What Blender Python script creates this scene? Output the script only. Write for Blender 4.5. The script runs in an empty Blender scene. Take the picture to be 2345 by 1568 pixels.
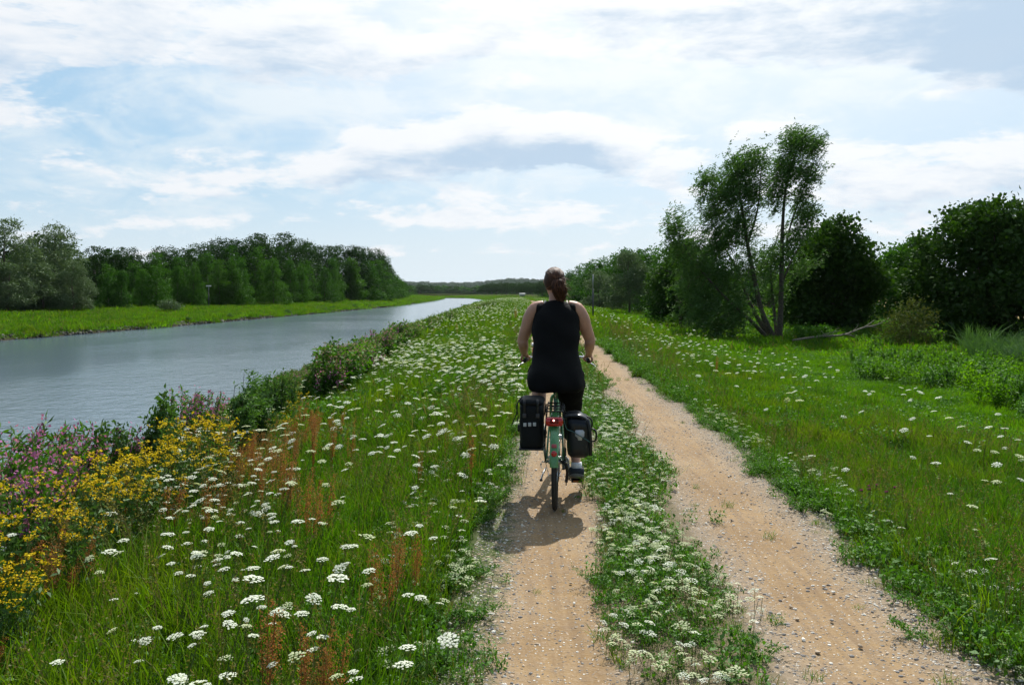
import bpy, math, random
import numpy as np
from mathutils import Vector, Matrix, Euler, Quaternion

sc = bpy.context.scene
COL = sc.collection
R = math.radians
PI = math.pi

# ---------------------------------------------------------------- camera, sky, sun, exposure
CAMZ = 1.6
FPX = 1950.0          # focal length in units of a picture 2345 wide
cam_d = bpy.data.cameras.new('camera')
cam = bpy.data.objects.new('camera', cam_d); COL.objects.link(cam)
cam.location = (0, 0, CAMZ); cam.rotation_euler = (R(90), 0, 0)
cam_d.sensor_fit = 'HORIZONTAL'; cam_d.sensor_width = 36.0
cam_d.lens = 36.0 * FPX / 2345.0
cam_d.shift_y = -(784.0 - 668.0) / 2345.0
cam_d.clip_start = 0.05; cam_d.clip_end = 9000
sc.camera = cam

SUN_EL = R(48.0); SUN_AZ = R(14.0)     # azimuth clockwise from +Y (towards +X)
sun_dir = Vector((math.sin(SUN_AZ) * math.cos(SUN_EL), math.cos(SUN_AZ) * math.cos(SUN_EL), math.sin(SUN_EL)))
sd = bpy.data.lights.new('sun', 'SUN'); sd.energy = 5.0; sd.angle = R(0.53); sd.color = (1.0, 0.965, 0.90)
sun = bpy.data.objects.new('sun', sd); COL.objects.link(sun)
sun.rotation_euler = (-sun_dir).to_track_quat('-Z', 'Y').to_euler(); sun.location = (20, 60, 90)

vs = sc.view_settings
sc.display_settings.display_device = 'sRGB'
vs.view_transform = 'Standard'; vs.look = 'None'; vs.exposure = 0.32; vs.gamma = 1.0; vs.use_curve_mapping = False
sc.cycles.max_bounces = 8; sc.cycles.transparent_max_bounces = 8
sc.cycles.diffuse_bounces = 3; sc.cycles.glossy_bounces = 3; sc.cycles.transmission_bounces = 4
sc.cycles.use_denoising = True
sc.cycles.sample_clamp_indirect = 4.0
sc.cycles.volume_step_rate = 4.0

class NT:
    """tiny node-tree writer"""
    def __init__(s, tree): s.t = tree; s.n = tree.nodes; s.l = tree.links
    def node(s, typ, **kw):
        n = s.n.new(typ)
        for k, v in kw.items():
            if k.startswith('i_'):
                key = k[2:]; key = int(key) if key.isdigit() else key.replace('__', ' ')
                s.put(n.inputs[key], v)
            else: setattr(n, k, v)
        return n
    def put(s, sock, v):
        if isinstance(v, bpy.types.NodeSocket): s.l.new(v, sock)
        elif isinstance(v, (tuple, list)) and len(v) == 3 and sock.type == 'RGBA': sock.default_value = (*v, 1)
        else: sock.default_value = v
    def m(s, op, a, b=None, c=None, clamp=False):
        n = s.n.new('ShaderNodeMath'); n.operation = op; n.use_clamp = clamp
        s.put(n.inputs[0], a)
        if b is not None: s.put(n.inputs[1], b)
        if c is not None: s.put(n.inputs[2], c)
        return n.outputs[0]
    def vm(s, op, a, b=None):
        n = s.n.new('ShaderNodeVectorMath'); n.operation = op
        s.put(n.inputs[0], a)
        if b is not None: s.put(n.inputs[1], b)
        return n.outputs[1] if op in ('DOT_PRODUCT', 'LENGTH', 'DISTANCE') else n.outputs[0]
    def ss(s, x, a, b, lo=0.0, hi=1.0):
        n = s.n.new('ShaderNodeMapRange'); n.interpolation_type = 'SMOOTHSTEP'; n.clamp = True
        s.put(n.inputs[0], x); s.put(n.inputs[1], a); s.put(n.inputs[2], b); s.put(n.inputs[3], lo); s.put(n.inputs[4], hi)
        return n.outputs[0]
    def mix(s, f, a, b, mode='MIX'):
        n = s.n.new('ShaderNodeMix'); n.data_type = 'RGBA'; n.blend_type = mode
        s.put(n.inputs[0], f); s.put(n.inputs[6], a); s.put(n.inputs[7], b)
        return n.outputs[2]
    def noise(s, vec, scale, detail=4, rough=0.55, dist=0.0):
        n = s.n.new('ShaderNodeTexNoise')
        if vec is not None: s.put(n.inputs['Vector'], vec)
        n.inputs['Scale'].default_value = scale; n.inputs['Detail'].default_value = detail
        n.inputs['Roughness'].default_value = rough; n.inputs['Distortion'].default_value = dist
        return n.outputs[0]
    def xyz(s, x, y, z):
        n = s.n.new('ShaderNodeCombineXYZ'); s.put(n.inputs[0], x); s.put(n.inputs[1], y); s.put(n.inputs[2], z)
        return n.outputs[0]
    def sep(s, v):
        n = s.n.new('ShaderNodeSeparateXYZ'); s.put(n.inputs[0], v); return n.outputs

world = bpy.data.worlds.new('World'); sc.world = world; world.use_nodes = True
W = NT(world.node_tree); W.n.clear()
sky = W.node('ShaderNodeTexSky', sky_type='NISHITA', sun_disc=False, sun_elevation=SUN_EL, sun_rotation=SUN_AZ,
             altitude=50, air_density=1.0, dust_density=1.2, ozone_density=1.0)
geo = W.node('ShaderNodeTexCoord').outputs['Generated']
dx, dy, dz = W.sep(geo)
az = W.m('MULTIPLY', W.m('ARCTAN2', dx, dy), 1.95)          # about (px-1172)/1000
hor = W.m('SQRT', W.m('ADD', W.m('MULTIPLY', dx, dx), W.m('MULTIPLY', dy, dy)))
el = W.m('MULTIPLY', W.m('ARCTAN2', dz, hor), 1.95)
sdot = W.vm('DOT_PRODUCT', geo, tuple(sun_dir))

def gauss(n, a, b, A, B, ra, rb, amp, low_cut=None):
    """soft bump of cloud at direction (A,B)"""
    u = n.m('DIVIDE', n.m('SUBTRACT', a, A), ra); v = n.m('DIVIDE', n.m('SUBTRACT', b, B), rb)
    q = n.m('ADD', n.m('MULTIPLY', u, u), n.m('MULTIPLY', v, v))
    g = n.m('MULTIPLY', n.m('EXPONENT', n.m('MULTIPLY', q, -1.0)), amp)
    if low_cut is not None:
        g = n.m('MULTIPLY', g, n.ss(b, low_cut - 0.03, low_cut + 0.03))
    return g

BUMPS = [(-0.27, 0.305, 0.13, 0.055, 0.75, 0.262), (-0.12, 0.350, 0.13, 0.075, 0.95, 0.258), (0.02, 0.335, 0.11, 0.070, 0.80, 0.270), (0.15, 0.350, 0.11, 0.065, 0.90, 0.285), (0.32, 0.305, 0.17, 0.050, 0.75, 0.275), (0.27, 0.245, 0.14, 0.030, 0.45, 0.225), (0.80, 0.20, 0.2, 0.04, 0.5, 0.17), (0.45, 0.13, 0.3, 0.03, 0.45, 0.1), (-0.62, 0.15, 0.3, 0.03, 0.4, 0.12), (0.1, 0.09, 0.4, 0.02, 0.4, None),
         (-0.35, 0.30, 0.16, 0.05, 0.55, 0.24), (-0.50, 0.255, 0.28, 0.04, 0.62, 0.222), (0.0, 0.475, 0.06, 0.03, 0.5, 0.45),
         (1.20, 0.53, 0.42, 0.12, 2.4, None), (0.95, 0.26, 0.36, 0.06, 0.80, 0.19), (0.02, 0.175, 0.22, 0.05, 0.60, 0.135),
         (0.60, 0.36, 0.12, 0.05, 0.55, 0.3),
         (-1.15, 0.42, 0.20, 0.14, 0.85, None), (-0.70, 0.52, 0.35, 0.09, 0.60, None), (-0.35, 0.56, 0.30, 0.09, 0.55, None), (0.35, 0.60, 0.45, 0.12, 0.85, None),
         (-0.8, 0.23, 0.18, 0.04, 0.50, 0.2), (-0.18, 0.16, 0.15, 0.03, 0.45, 0.14),
         (0.15, 0.42, 0.9, 0.035, -0.35, None), (0.45, 0.44, 0.35, 0.05, -0.7, None), (-1.15, 0.66, 0.22, 0.10, -0.9, None), (-0.25, 0.40, 0.12, 0.03, -0.45, None), (1.05, 0.36, 0.3, 0.03, -0.5, None)]
cg = bpy.data.node_groups.new('cloud_density', 'ShaderNodeTree')
for nm, io, ty in (('V', 'INPUT', 'NodeSocketVector'), ('A', 'INPUT', 'NodeSocketFloat'), ('B', 'INPUT', 'NodeSocketFloat'), ('D', 'OUTPUT', 'NodeSocketFloat')):
    cg.interface.new_socket(nm, in_out=io, socket_type=ty)
C = NT(cg)
gi = C.node('NodeGroupInput'); go = C.node('NodeGroupOutput')
cx, cy, cz = C.sep(gi.outputs[0]); cw = C.m('ADD', C.m('MAXIMUM', cz, -0.05), 0.42)
sp = C.xyz(C.m('DIVIDE', cx, cw), C.m('DIVIDE', cy, cw), C.m('MULTIPLY', cz, 4.2))
n1 = C.noise(sp, 1.9, 7, 0.56, 0.25)
n2 = C.noise(C.vm('ADD', sp, (7.3, 2.1, 4.4)), 6.5, 8, 0.64, 0.15)
dd = C.m('MULTIPLY_ADD', C.m('SUBTRACT', n1, 0.5), 1.6, 0.0)
dd = C.m('MULTIPLY_ADD', C.m('SUBTRACT', n2, 0.5), 2.3, dd)
for b_ in BUMPS:
    dd = C.m('ADD', dd, gauss(C, gi.outputs[1], gi.outputs[2], b_[0], b_[1], b_[2], b_[3], b_[4] * 0.80, b_[5]))
C.l.new(dd, go.inputs[0])

def density(dv, db):
    g = W.n.new('ShaderNodeGroup'); g.node_tree = cg
    W.put(g.inputs[0], W.vm('ADD', geo, dv)); W.put(g.inputs[1], az); W.put(g.inputs[2], W.m('ADD', el, db))
    return g.outputs[0]
d0 = density((0, 0, 0), 0.0); d1 = density((0.006, 0, 0.022), 0.045)
cum = W.ss(d0, 0.10, 0.50)
shade = W.ss(d1, 0.18, 1.25)
# streaky high veil, seam-free because it is built on the direction itself
vv = W.vm('MULTIPLY', geo, (1.0, 1.0, 3.0))
ve = W.noise(vv, 2.4, 8, 0.62, 0.9); ve2 = W.noise(W.vm('MULTIPLY', geo, (2.5, 1.0, 5.0)), 5.0, 5, 0.6, 0.6)
veil = W.ss(W.m('ADD', W.m('MULTIPLY', ve, 0.6), W.m('MULTIPLY', ve2, 0.4)), 0.42, 0.62)
near_sun = W.ss(sdot, -0.05, 0.64)
lowh = W.ss(el, 0.0, 0.30, 1.0, 0.0)
veil = W.m('MULTIPLY', W.m('MAXIMUM', W.m('MULTIPLY', veil, 0.84), W.m('MULTIPLY', lowh, 0.86)), W.m('MULTIPLY_ADD', near_sun, 0.72, 0.28))
glow = W.ss(sdot, 0.62, 0.95)
clear = W.mix(W.ss(near_sun, 0.25, 1.0, 0.0, 0.70), sky.outputs[0], (4.4, 7.0, 9.3))
base = W.mix(veil, clear, W.mix(near_sun, (3.0, 3.8, 4.8), (8.0, 8.9, 9.5)))
lit = W.mix(near_sun, (3.9, 4.2, 4.6), (9.3, 9.5, 9.8))
dark = W.mix(near_sun, (2.1, 2.6, 3.3), (5.1, 6.6, 8.3))
ccol = W.mix(shade, lit, dark)
cover = W.m('MULTIPLY', cum, W.m('MULTIPLY_ADD', near_sun, 0.50, 0.42))
out = W.mix(cover, base, ccol)
thick = W.m('SUBTRACT', 1.0, W.m('MULTIPLY', W.m('MULTIPLY', shade, cum), 0.85))
out = W.mix(W.m('MULTIPLY', W.m('MULTIPLY', glow, 0.8), thick), out, (11.2, 11.4, 11.5))
bg = W.node('ShaderNodeBackground'); W.put(bg.inputs[0], out); bg.inputs[1].default_value = 0.08
wo = W.node('ShaderNodeOutputWorld'); W.l.new(bg.outputs[0], wo.inputs[0])
world.cycles.sampling_method = 'MANUAL'; world.cycles.sample_map_resolution = 512

# ---------------------------------------------------------------- materials
def pmat(name, col, rough=0.7, metal=0.0, spec=0.4, noise=0.0, nscale=20, coat=0.0, bump=0.0, emis=None):
    m = bpy.data.materials.new(name); m.use_nodes = True; N = NT(m.node_tree); b = N.n['Principled BSDF']
    b.inputs['Roughness'].default_value = rough; b.inputs['Metallic'].default_value = metal
    b.inputs['Specular IOR Level'].default_value = spec; b.inputs['Coat Weight'].default_value = coat
    b.inputs['Base Color'].default_value = (*col, 1)
    tc = N.node('ShaderNodeTexCoord').outputs['Object']
    if noise > 0:
        f = N.noise(tc, nscale, 6, 0.6)
        k = N.ss(f, 0.3, 0.7)
        a = tuple(c * (1 - noise) for c in col); c2 = tuple(min(1, c * (1 + noise)) for c in col)
        N.put(b.inputs['Base Color'], N.mix(k, a, c2))
        N.put(b.inputs['Roughness'], N.ss(f, 0.2, 0.8, max(0, rough - 0.12), min(1, rough + 0.12)))
    if bump > 0:
        bn = N.node('ShaderNodeBump'); bn.inputs['Strength'].default_value = bump; bn.inputs['Distance'].default_value = 0.004
        N.put(bn.inputs['Height'], N.noise(tc, nscale * 3, 5, 0.6)); N.l.new(bn.outputs[0], b.inputs['Normal'])
    if emis:
        b.inputs['Emission Color'].default_value = (*emis[:3], 1); b.inputs['Emission Strength'].default_value = emis[3]
    return m

def leafmat(name, c1, c2, trans=0.4, gloss=0.08, patch=None, pscale=0.35, tboost=1.25):
    """leaf: diffuse + translucent + a little sheen; varied leaf by leaf, plant by plant and by patch"""
    m = bpy.data.materials.new(name); m.use_nodes = True; N = NT(m.node_tree); N.n.clear()
    oi = N.node('ShaderNodeObjectInfo'); ge = N.node('ShaderNodeNewGeometry')
    f = N.m('ADD', N.m('MULTIPLY', oi.outputs['Random'], 0.45), N.m('MULTIPLY', ge.outputs['Random Per Island'], 0.55))
    c = N.mix(f, c1, c2)
    if patch:
        pn = N.noise(N.vm('MULTIPLY', ge.outputs['Position'], (1, 1, 0.3)), pscale, 4, 0.6)
        c = N.mix(N.ss(pn, 0.45, 0.68), c, patch)
    tc = N.mix(1.0, c, (tboost, tboost * 1.05, tboost * 0.55), 'MULTIPLY')
    d = N.node('ShaderNodeBsdfDiffuse'); N.put(d.inputs[0], c)
    t = N.node('ShaderNodeBsdfTranslucent'); N.put(t.inputs[0], tc)
    g = N.node('ShaderNodeBsdfGlossy'); g.inputs[0].default_value = (0.85, 1, 0.8, 1); g.inputs[1].default_value = 0.6
    m1 = N.node('ShaderNodeMixShader'); m1.inputs[0].default_value = trans; N.l.new(d.outputs[0], m1.inputs[1]); N.l.new(t.outputs[0], m1.inputs[2])
    m2 = N.node('ShaderNodeMixShader'); m2.inputs[0].default_value = gloss * 0.45; N.l.new(m1.outputs[0], m2.inputs[1]); N.l.new(g.outputs[0], m2.inputs[2])
    o = N.node('ShaderNodeOutputMaterial'); N.l.new(m2.outputs[0], o.inputs[0])
    return m

M = {}
M['grass'] = leafmat('meadow_grass', (0.024, 0.085, 0.002), (0.095, 0.210, 0.004), 0.48, 0.03, (0.125, 0.195, 0.005), 0.8)
M['lush'] = leafmat('lush_grass', (0.050, 0.145, 0.002), (0.140, 0.290, 0.004), 0.50, 0.03, (0.045, 0.13, 0.003), 0.5)
M['dry'] = leafmat('dry_grass', (0.20, 0.155, 0.055), (0.12, 0.12, 0.03), 0.35, 0.04)
M['herb'] = leafmat('herb_leaf', (0.032, 0.110, 0.004), (0.078, 0.190, 0.009), 0.38, 0.07)
M['darkherb'] = leafmat('dark_herb_leaf', (0.030, 0.085, 0.012), (0.075, 0.150, 0.026), 0.35, 0.07)
M['stem'] = leafmat('plant_stem', (0.07, 0.13, 0.025), (0.12, 0.15, 0.04), 0.1, 0.04)
M['umbel'] = leafmat('umbel_white', (0.80, 0.82, 0.74), (0.68, 0.72, 0.58), 0.35, 0.02, tboost=1.0)
M['umbel2'] = leafmat('umbel_cream', (0.62, 0.66, 0.42), (0.48, 0.54, 0.32), 0.35, 0.02, tboost=1.0)
M['yellow'] = leafmat('ragwort_yellow', (0.66, 0.49, 0.012), (0.56, 0.37, 0.008), 0.3, 0.02, tboost=1.0)
M['purple'] = leafmat('willowherb_purple', (0.58, 0.20, 0.46), (0.42, 0.13, 0.36), 0.4, 0.02, tboost=1.0)
M['mauve'] = leafmat('seedhead_mauve', (0.34, 0.20, 0.22), (0.36, 0.25, 0.20), 0.35, 0.03, tboost=1.0)
M['rust'] = leafmat('sorrel_rust', (0.42, 0.15, 0.05), (0.30, 0.16, 0.06), 0.35, 0.03, tboost=1.0)
M['thistle'] = leafmat('thistle_purple', (0.36, 0.04, 0.25), (0.28, 0.03, 0.20), 0.2, 0.02)
M['alder'] = leafmat('alder_leaf', (0.009, 0.050, 0.003), (0.058, 0.165, 0.005), 0.34, 0.05, (0.045, 0.120, 0.006), 0.12)
M['backtree'] = leafmat('forest_leaf', (0.006, 0.027, 0.004), (0.026, 0.070, 0.006), 0.26, 0.05)
M['greywillow'] = leafmat('grey_willow_leaf', (0.022, 0.056, 0.018), (0.110, 0.160, 0.075), 0.28, 0.10)
M['willow'] = leafmat('willow_leaf', (0.034, 0.095, 0.014), (0.085, 0.18, 0.022), 0.36, 0.09)
M['oak'] = leafmat('oak_leaf', (0.008, 0.030, 0.005), (0.045, 0.105, 0.006), 0.30, 0.05)
M['brownleaf'] = leafmat('withered_leaf', (0.085, 0.080, 0.022), (0.060, 0.095, 0.020), 0.3, 0.03)
M['reed'] = leafmat('reed_leaf', (0.035, 0.095, 0.020), (0.075, 0.150, 0.040), 0.3, 0.08)
M['bark'] = pmat('bark', (0.085, 0.07, 0.05), 0.9, noise=0.5, nscale=14, bump=0.6)
M['deadwood'] = pmat('dead_wood', (0.19, 0.165, 0.125), 0.85, noise=0.4, nscale=18, bump=0.4)

# ---------------------------------------------------------------- mesh helpers
def tag(o, label=None, cat=None, group=None, kind=None):
    if label: o['label'] = label
    if cat: o['category'] = cat
    if group: o['group'] = group
    if kind: o['kind'] = kind
    return o

class G:
    """collects pieces (vertex array, face array, material index)"""
    def __init__(s): s.V = []; s.F = []; s.n = 0
    def add(s, V, F, mi=0):
        V = np.asarray(V, dtype=np.float64).reshape(-1, 3)
        for f in (F if isinstance(F, list) and isinstance(F[0], np.ndarray) else [F]):
            f = np.asarray(f, dtype=np.int64)
            if f.size: s.F.append((f + s.n, mi))
        s.V.append(V); s.n += len(V); return s
    def mesh(s, name, mats, smooth=False):
        V = np.concatenate(s.V) if s.V else np.zeros((0, 3))
        me = bpy.data.meshes.new(name)
        me.vertices.add(len(V)); me.vertices.foreach_set('co', V.astype(np.float32).ravel())
        li = []; ls = []; mi = []; st = 0
        for f, m_ in s.F:
            k = f.shape[1]; li.append(f.ravel()); ls.append(st + np.arange(len(f)) * k); mi.append(np.full(len(f), m_)); st += f.size
        if li:
            li = np.concatenate(li); ls = np.concatenate(ls); mi = np.concatenate(mi)
            me.loops.add(len(li)); me.loops.foreach_set('vertex_index', li.astype(np.int32))
            me.polygons.add(len(ls)); me.polygons.foreach_set('loop_start', ls.astype(np.int32))
            me.polygons.foreach_set('material_index', mi.astype(np.int32))
            if smooth: me.polygons.foreach_set('use_smooth', np.ones(len(ls), dtype=bool))
        me.update(calc_edges=True); me.validate()
        for m_ in (mats if isinstance(mats, (list, tuple)) else [mats]): me.materials.append(m_)
        return me
    def obj(s, name, mats, parent=None, smooth=False, link=True):
        o = bpy.data.objects.new(name, s.mesh(name, mats, smooth))
        if link: COL.objects.link(o)
        if parent is not None: o.parent = parent
        return o

def empty(name, loc=(0, 0, 0), rz=0.0):
    o = bpy.data.objects.new(name, None); COL.objects.link(o); o.location = loc; o.rotation_euler = (0, 0, rz)
    o.empty_display_size = 0.2; return o

def copy_tree(o, parent=None):
    c = o.copy(); COL.objects.link(c)
    if parent is not None: c.parent = parent
    for ch in o.children: copy_tree(ch, c)
    return c

def frames(P):
    P = np.asarray(P, float); T = np.gradient(P, axis=0); T /= np.linalg.norm(T, axis=1)[:, None] + 1e-9
    ref = np.array([0, 0, 1.0]) if abs(T[0, 2]) < 0.85 else np.array([0, 1.0, 0])
    S = np.zeros_like(P); U = np.zeros_like(P)
    s = np.cross(T[0], ref); s /= np.linalg.norm(s)
    for i in range(len(P)):
        s = s - T[i] * np.dot(s, T[i]); s /= np.linalg.norm(s) + 1e-9
        S[i] = s; U[i] = np.cross(s, T[i])
    return T, S, U

def tube(P, r, n=6, cap=True, r2=None):
    """tapered tube along P; r2 gives a second radius for elliptical sections"""
    P = np.asarray(P, float); k = len(P); r = np.broadcast_to(np.asarray(r, float), (k,)); r2 = r if r2 is None else np.broadcast_to(np.asarray(r2, float), (k,))
    T, S, U = frames(P); a = np.arange(n) / n * 2 * PI
    V = (P[:, None, :] + S[:, None, :] * (np.cos(a)[None, :, None] * r[:, None, None]) + U[:, None, :] * (np.sin(a)[None, :, None] * r2[:, None, None])).reshape(-1, 3)
    i = np.arange(k - 1)[:, None] * n; j = np.arange(n)[None, :]; j2 = (j + 1) % n
    F = np.stack([i + j, i + j2, i + n + j2, i + n + j], -1).reshape(-1, 4)
    if not cap: return V, F
    V = np.concatenate([V, P[:1], P[-1:]]); c0 = k * n; c1 = c0 + 1; jj = np.arange(n); j2 = (jj + 1) % n
    T1 = np.stack([np.full(n, c0), j2, jj], -1); T2 = np.stack([np.full(n, c1), (k - 1) * n + jj, (k - 1) * n + j2], -1)
    return V, [F, np.concatenate([T1, T2])]

def smooth_path(P, m=4):
    """Catmull-Rom through points"""
    P = np.asarray(P, float); Q = np.concatenate([[2 * P[0] - P[1]], P, [2 * P[-1] - P[-2]]]); out = []
    for i in range(1, len(Q) - 2):
        for t in np.arange(m) / m:
            out.append(0.5 * ((2 * Q[i]) + (-Q[i - 1] + Q[i + 1]) * t + (2 * Q[i - 1] - 5 * Q[i] + 4 * Q[i + 1] - Q[i + 2]) * t * t + (-Q[i - 1] + 3 * Q[i] - 3 * Q[i + 1] + Q[i + 2]) * t ** 3))
    out.append(P[-1]); return np.array(out)

def stube(P, r, n=8, m=4, r2=None, cap=True):
    k = len(P); Q = smooth_path(P, m); t = np.linspace(0, k - 1, len(Q))
    rr = np.interp(t, np.arange(k), np.broadcast_to(np.asarray(r, float), (k,)))
    rr2 = None if r2 is None else np.interp(t, np.arange(k), np.broadcast_to(np.asarray(r2, float), (k,)))
    return tube(Q, rr, n, cap, rr2)

def box(c, s, rz=0.0, bev=0.0):
    x, y, z = [v / 2 for v in s]
    if bev <= 0:
        V = np.array([[i, j, k] for i in (-x, x) for j in (-y, y) for k in (-z, z)], float)
        F = np.array([[0, 1, 3, 2], [4, 6, 7, 5], [0, 4, 5, 1], [2, 3, 7, 6], [0, 2, 6, 4], [1, 5, 7, 3]])
    else:
        V, F = sbox(x, y, z, bev)
    c_, s_ = math.cos(rz), math.sin(rz)
    V = V @ np.array([[c_, s_, 0], [-s_, c_, 0], [0, 0, 1]])
    return V + np.asarray(c, float), F

def sbox(x, y, z, b):
    """rounded box by stacked rounded-rectangle rings"""
    n = 4; rings = []
    prof = [(-z, 1.0), (-z + b * 0.3, 0.35), (-z + b, 0.0), (z - b, 0.0), (z - b * 0.3, 0.35), (z, 1.0)]
    for zz, ins in prof:
        ring = []
        for q, (sx, sy) in enumerate(((1, 1), (-1, 1), (-1, -1), (1, -1))):
            for i in range(n):
                a = q * PI / 2 + i / (n - 1) * PI / 2
                bb = b
                ring.append((sx * (x - bb) + math.cos(a) * bb * (1 - ins * 0.8), sy * (y - bb) + math.sin(a) * bb * (1 - ins * 0.8), zz))
        rings.append(ring)
    k = len(rings[0]); V = np.array(rings).reshape(-1, 3); m_ = len(rings)
    i = np.arange(m_ - 1)[:, None] * k; j = np.arange(k)[None, :]; j2 = (j + 1) % k
    F = np.stack([i + j, i + j2, i + k + j2, i + k + j], -1).reshape(-1, 4)
    return V, [F, np.array([list(range(k))[::-1]]), np.array([[(m_ - 1) * k + q for q in range(k)]])]

def ellipsoid(c, r, nu=14, nv=9):
    V = []
    for i in range(nv + 1):
        t = PI * i / nv
        for j in range(nu):
            a = 2 * PI * j / nu; V.append((math.sin(t) * math.cos(a) * r[0], math.sin(t) * math.sin(a) * r[1], math.cos(t) * r[2]))
    i = np.arange(nv)[:, None] * nu; j = np.arange(nu)[None, :]; j2 = (j + 1) % nu
    return np.array(V) + np.asarray(c, float), np.stack([i + j, i + nu + j, i + nu + j2, i + j2], -1).reshape(-1, 4)

def torus(c, R0, r, axis='x', nu=48, nv=8, a0=0.0, a1=2 * PI, r2=None):
    full = abs(a1 - a0 - 2 * PI) < 1e-6; m_ = nu if full else nu + 1
    a = a0 + (a1 - a0) * np.arange(m_) / nu; P = np.stack([np.zeros(m_), np.cos(a) * R0, np.sin(a) * R0], -1); Nn = P / R0
    b = np.arange(nv) / nv * 2 * PI; r2 = r if r2 is None else r2
    V = P[:, None, :] + Nn[:, None, :] * (np.cos(b)[None, :, None] * r2) + np.array([1, 0, 0.0])[None, None, :] * (np.sin(b)[None, :, None] * r)
    V = V.reshape(-1, 3); i = np.arange(m_ if full else m_ - 1)[:, None]; j = np.arange(nv)[None, :]; j2 = (j + 1) % nv; i2 = (i + 1) % m_
    F = np.stack([i * nv + j, i * nv + j2, i2 * nv + j2, i2 * nv + j], -1).reshape(-1, 4)
    return V + np.asarray(c, float), F

def leaves(rng, P, size, aspect=0.6, up=0.3, dirs=None, jit=1.0):
    """one folded-looking leaf (rhombus) at each point"""
    n = len(P); size = np.broadcast_to(size, (n,)) * rng.uniform(0.7, 1.3, n)
    d = rng.normal(size=(n, 3)) * jit
    if dirs is not None: d = d + dirs
    d /= np.linalg.norm(d, axis=1)[:, None] + 1e-9
    nn = rng.normal(size=(n, 3)); nn[:, 2] += up * 3; s = np.cross(d, nn); s /= np.linalg.norm(s, axis=1)[:, None] + 1e-9
    L = size[:, None]; wv = s * L * aspect * 0.5
    drop = np.cross(s, d) * L * 0.12
    V = np.stack([P, P + d * L * 0.45 + wv + drop, P + d * L, P + d * L * 0.45 - wv + drop], 1).reshape(-1, 3)
    F = np.arange(n * 4).reshape(-1, 4); return V, F

def blades(rng, n, Rr, h0, h1, w, lean=0.35, wind=(0.0, 0.0), bend=0.5):
    """grass blades, 3 segments each, tapering"""
    a = rng.uniform(0, 2 * PI, n); r = Rr * np.sqrt(rng.uniform(0, 1, n)); B = np.stack([np.cos(a) * r, np.sin(a) * r, np.zeros(n)], -1)
    h = rng.uniform(h0, h1, n); b = rng.uniform(0, 2 * PI, n); l = np.abs(rng.normal(0, lean, n)) * h
    D = np.stack([np.cos(b) * l + wind[0] * h, np.sin(b) * l + wind[1] * h], -1)
    c = rng.uniform(0, 2 * PI, n); S = np.stack([np.cos(c), np.sin(c), np.zeros(n)], -1) * (w * rng.uniform(0.6, 1.3, n))[:, None] * 0.5
    lev = []
    for t, ww in ((0, 0.8), (0.4, 1.0), (0.75, 0.7)):
        p = B.copy(); p[:, :2] += D * (t ** 1.8)[..., None] if np.ndim(t) else D * t ** 1.8; p[:, 2] += h * (t - bend * 0.25 * t * t)
        lev.append(p - S * ww); lev.append(p + S * ww)
    tip = B.copy(); tip[:, :2] += D; tip[:, 2] += h * (1 - bend * 0.35); lev.append(tip)
    V = np.stack(lev, 1).reshape(-1, 3); k = np.arange(n)[:, None] * 7
    Q = np.concatenate([k + np.array([[0, 1, 3, 2]]), k + np.array([[2, 3, 5, 4]])]); T = k + np.array([[4, 5, 6]])
    return V, [Q, T]

def scatter(name, P, protos, idx, scl, rot=None, label=None, rng=None):
    """ONE object of kind stuff: copies of small plants on points"""
    P = np.asarray(P, np.float32); n = len(P)
    cl = bpy.data.collections.new(name + '_kinds')
    for i, p in enumerate(protos): p.name = '%s_%02d' % (name + '_kind', i); cl.objects.link(p)
    me = bpy.data.meshes.new(name); me.vertices.add(n); me.vertices.foreach_set('co', P.ravel())
    at = me.attributes.new('idx', 'INT', 'POINT'); at.data.foreach_set('value', np.asarray(idx, np.int32))
    at = me.attributes.new('scl', 'FLOAT_VECTOR', 'POINT'); s = np.asarray(scl, np.float32); s = np.repeat(s[:, None], 3, 1) if s.ndim == 1 else s; at.data.foreach_set('vector', s.ravel())
    at = me.attributes.new('rot', 'FLOAT_VECTOR', 'POINT')
    if rot is None:
        rot = np.zeros((n, 3), np.float32); rot[:, 2] = (rng or np.random.default_rng(5)).uniform(-0.5, 0.5, n)
    at.data.foreach_set('vector', np.asarray(rot, np.float32).ravel())
    o = bpy.data.objects.new(name, me); COL.objects.link(o)
    ng = bpy.data.node_groups.new(name, 'GeometryNodeTree'); ng.interface.new_socket('Geometry', in_out='INPUT', socket_type='NodeSocketGeometry'); ng.interface.new_socket('Geometry', in_out='OUTPUT', socket_type='NodeSocketGeometry')
    N = ng.nodes; L = ng.links; a = N.new('NodeGroupInput'); b = N.new('NodeGroupOutput'); ip = N.new('GeometryNodeInstanceOnPoints'); ci = N.new('GeometryNodeCollectionInfo')
    ci.inputs['Collection'].default_value = cl; ci.inputs['Separate Children'].default_value = True; ci.inputs['Reset Children'].default_value = True
    def na(t, nm):
        q = N.new('GeometryNodeInputNamedAttribute'); q.data_type = t; q.inputs[0].default_value = nm; return q.outputs[0]
    L.new(a.outputs[0], ip.inputs['Points']); L.new(ci.outputs[0], ip.inputs['Instance']); ip.inputs['Pick Instance'].default_value = True
    L.new(na('INT', 'idx'), ip.inputs['Instance Index']); L.new(na('FLOAT_VECTOR', 'rot'), ip.inputs['Rotation']); L.new(na('FLOAT_VECTOR', 'scl'), ip.inputs['Scale'])
    L.new(ip.outputs[0], b.inputs[0])
    md = o.modifiers.new('scatter', 'NODES'); md.node_group = ng
    o['kind'] = 'stuff'
    if label: o['label'] = label
    return o

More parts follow.
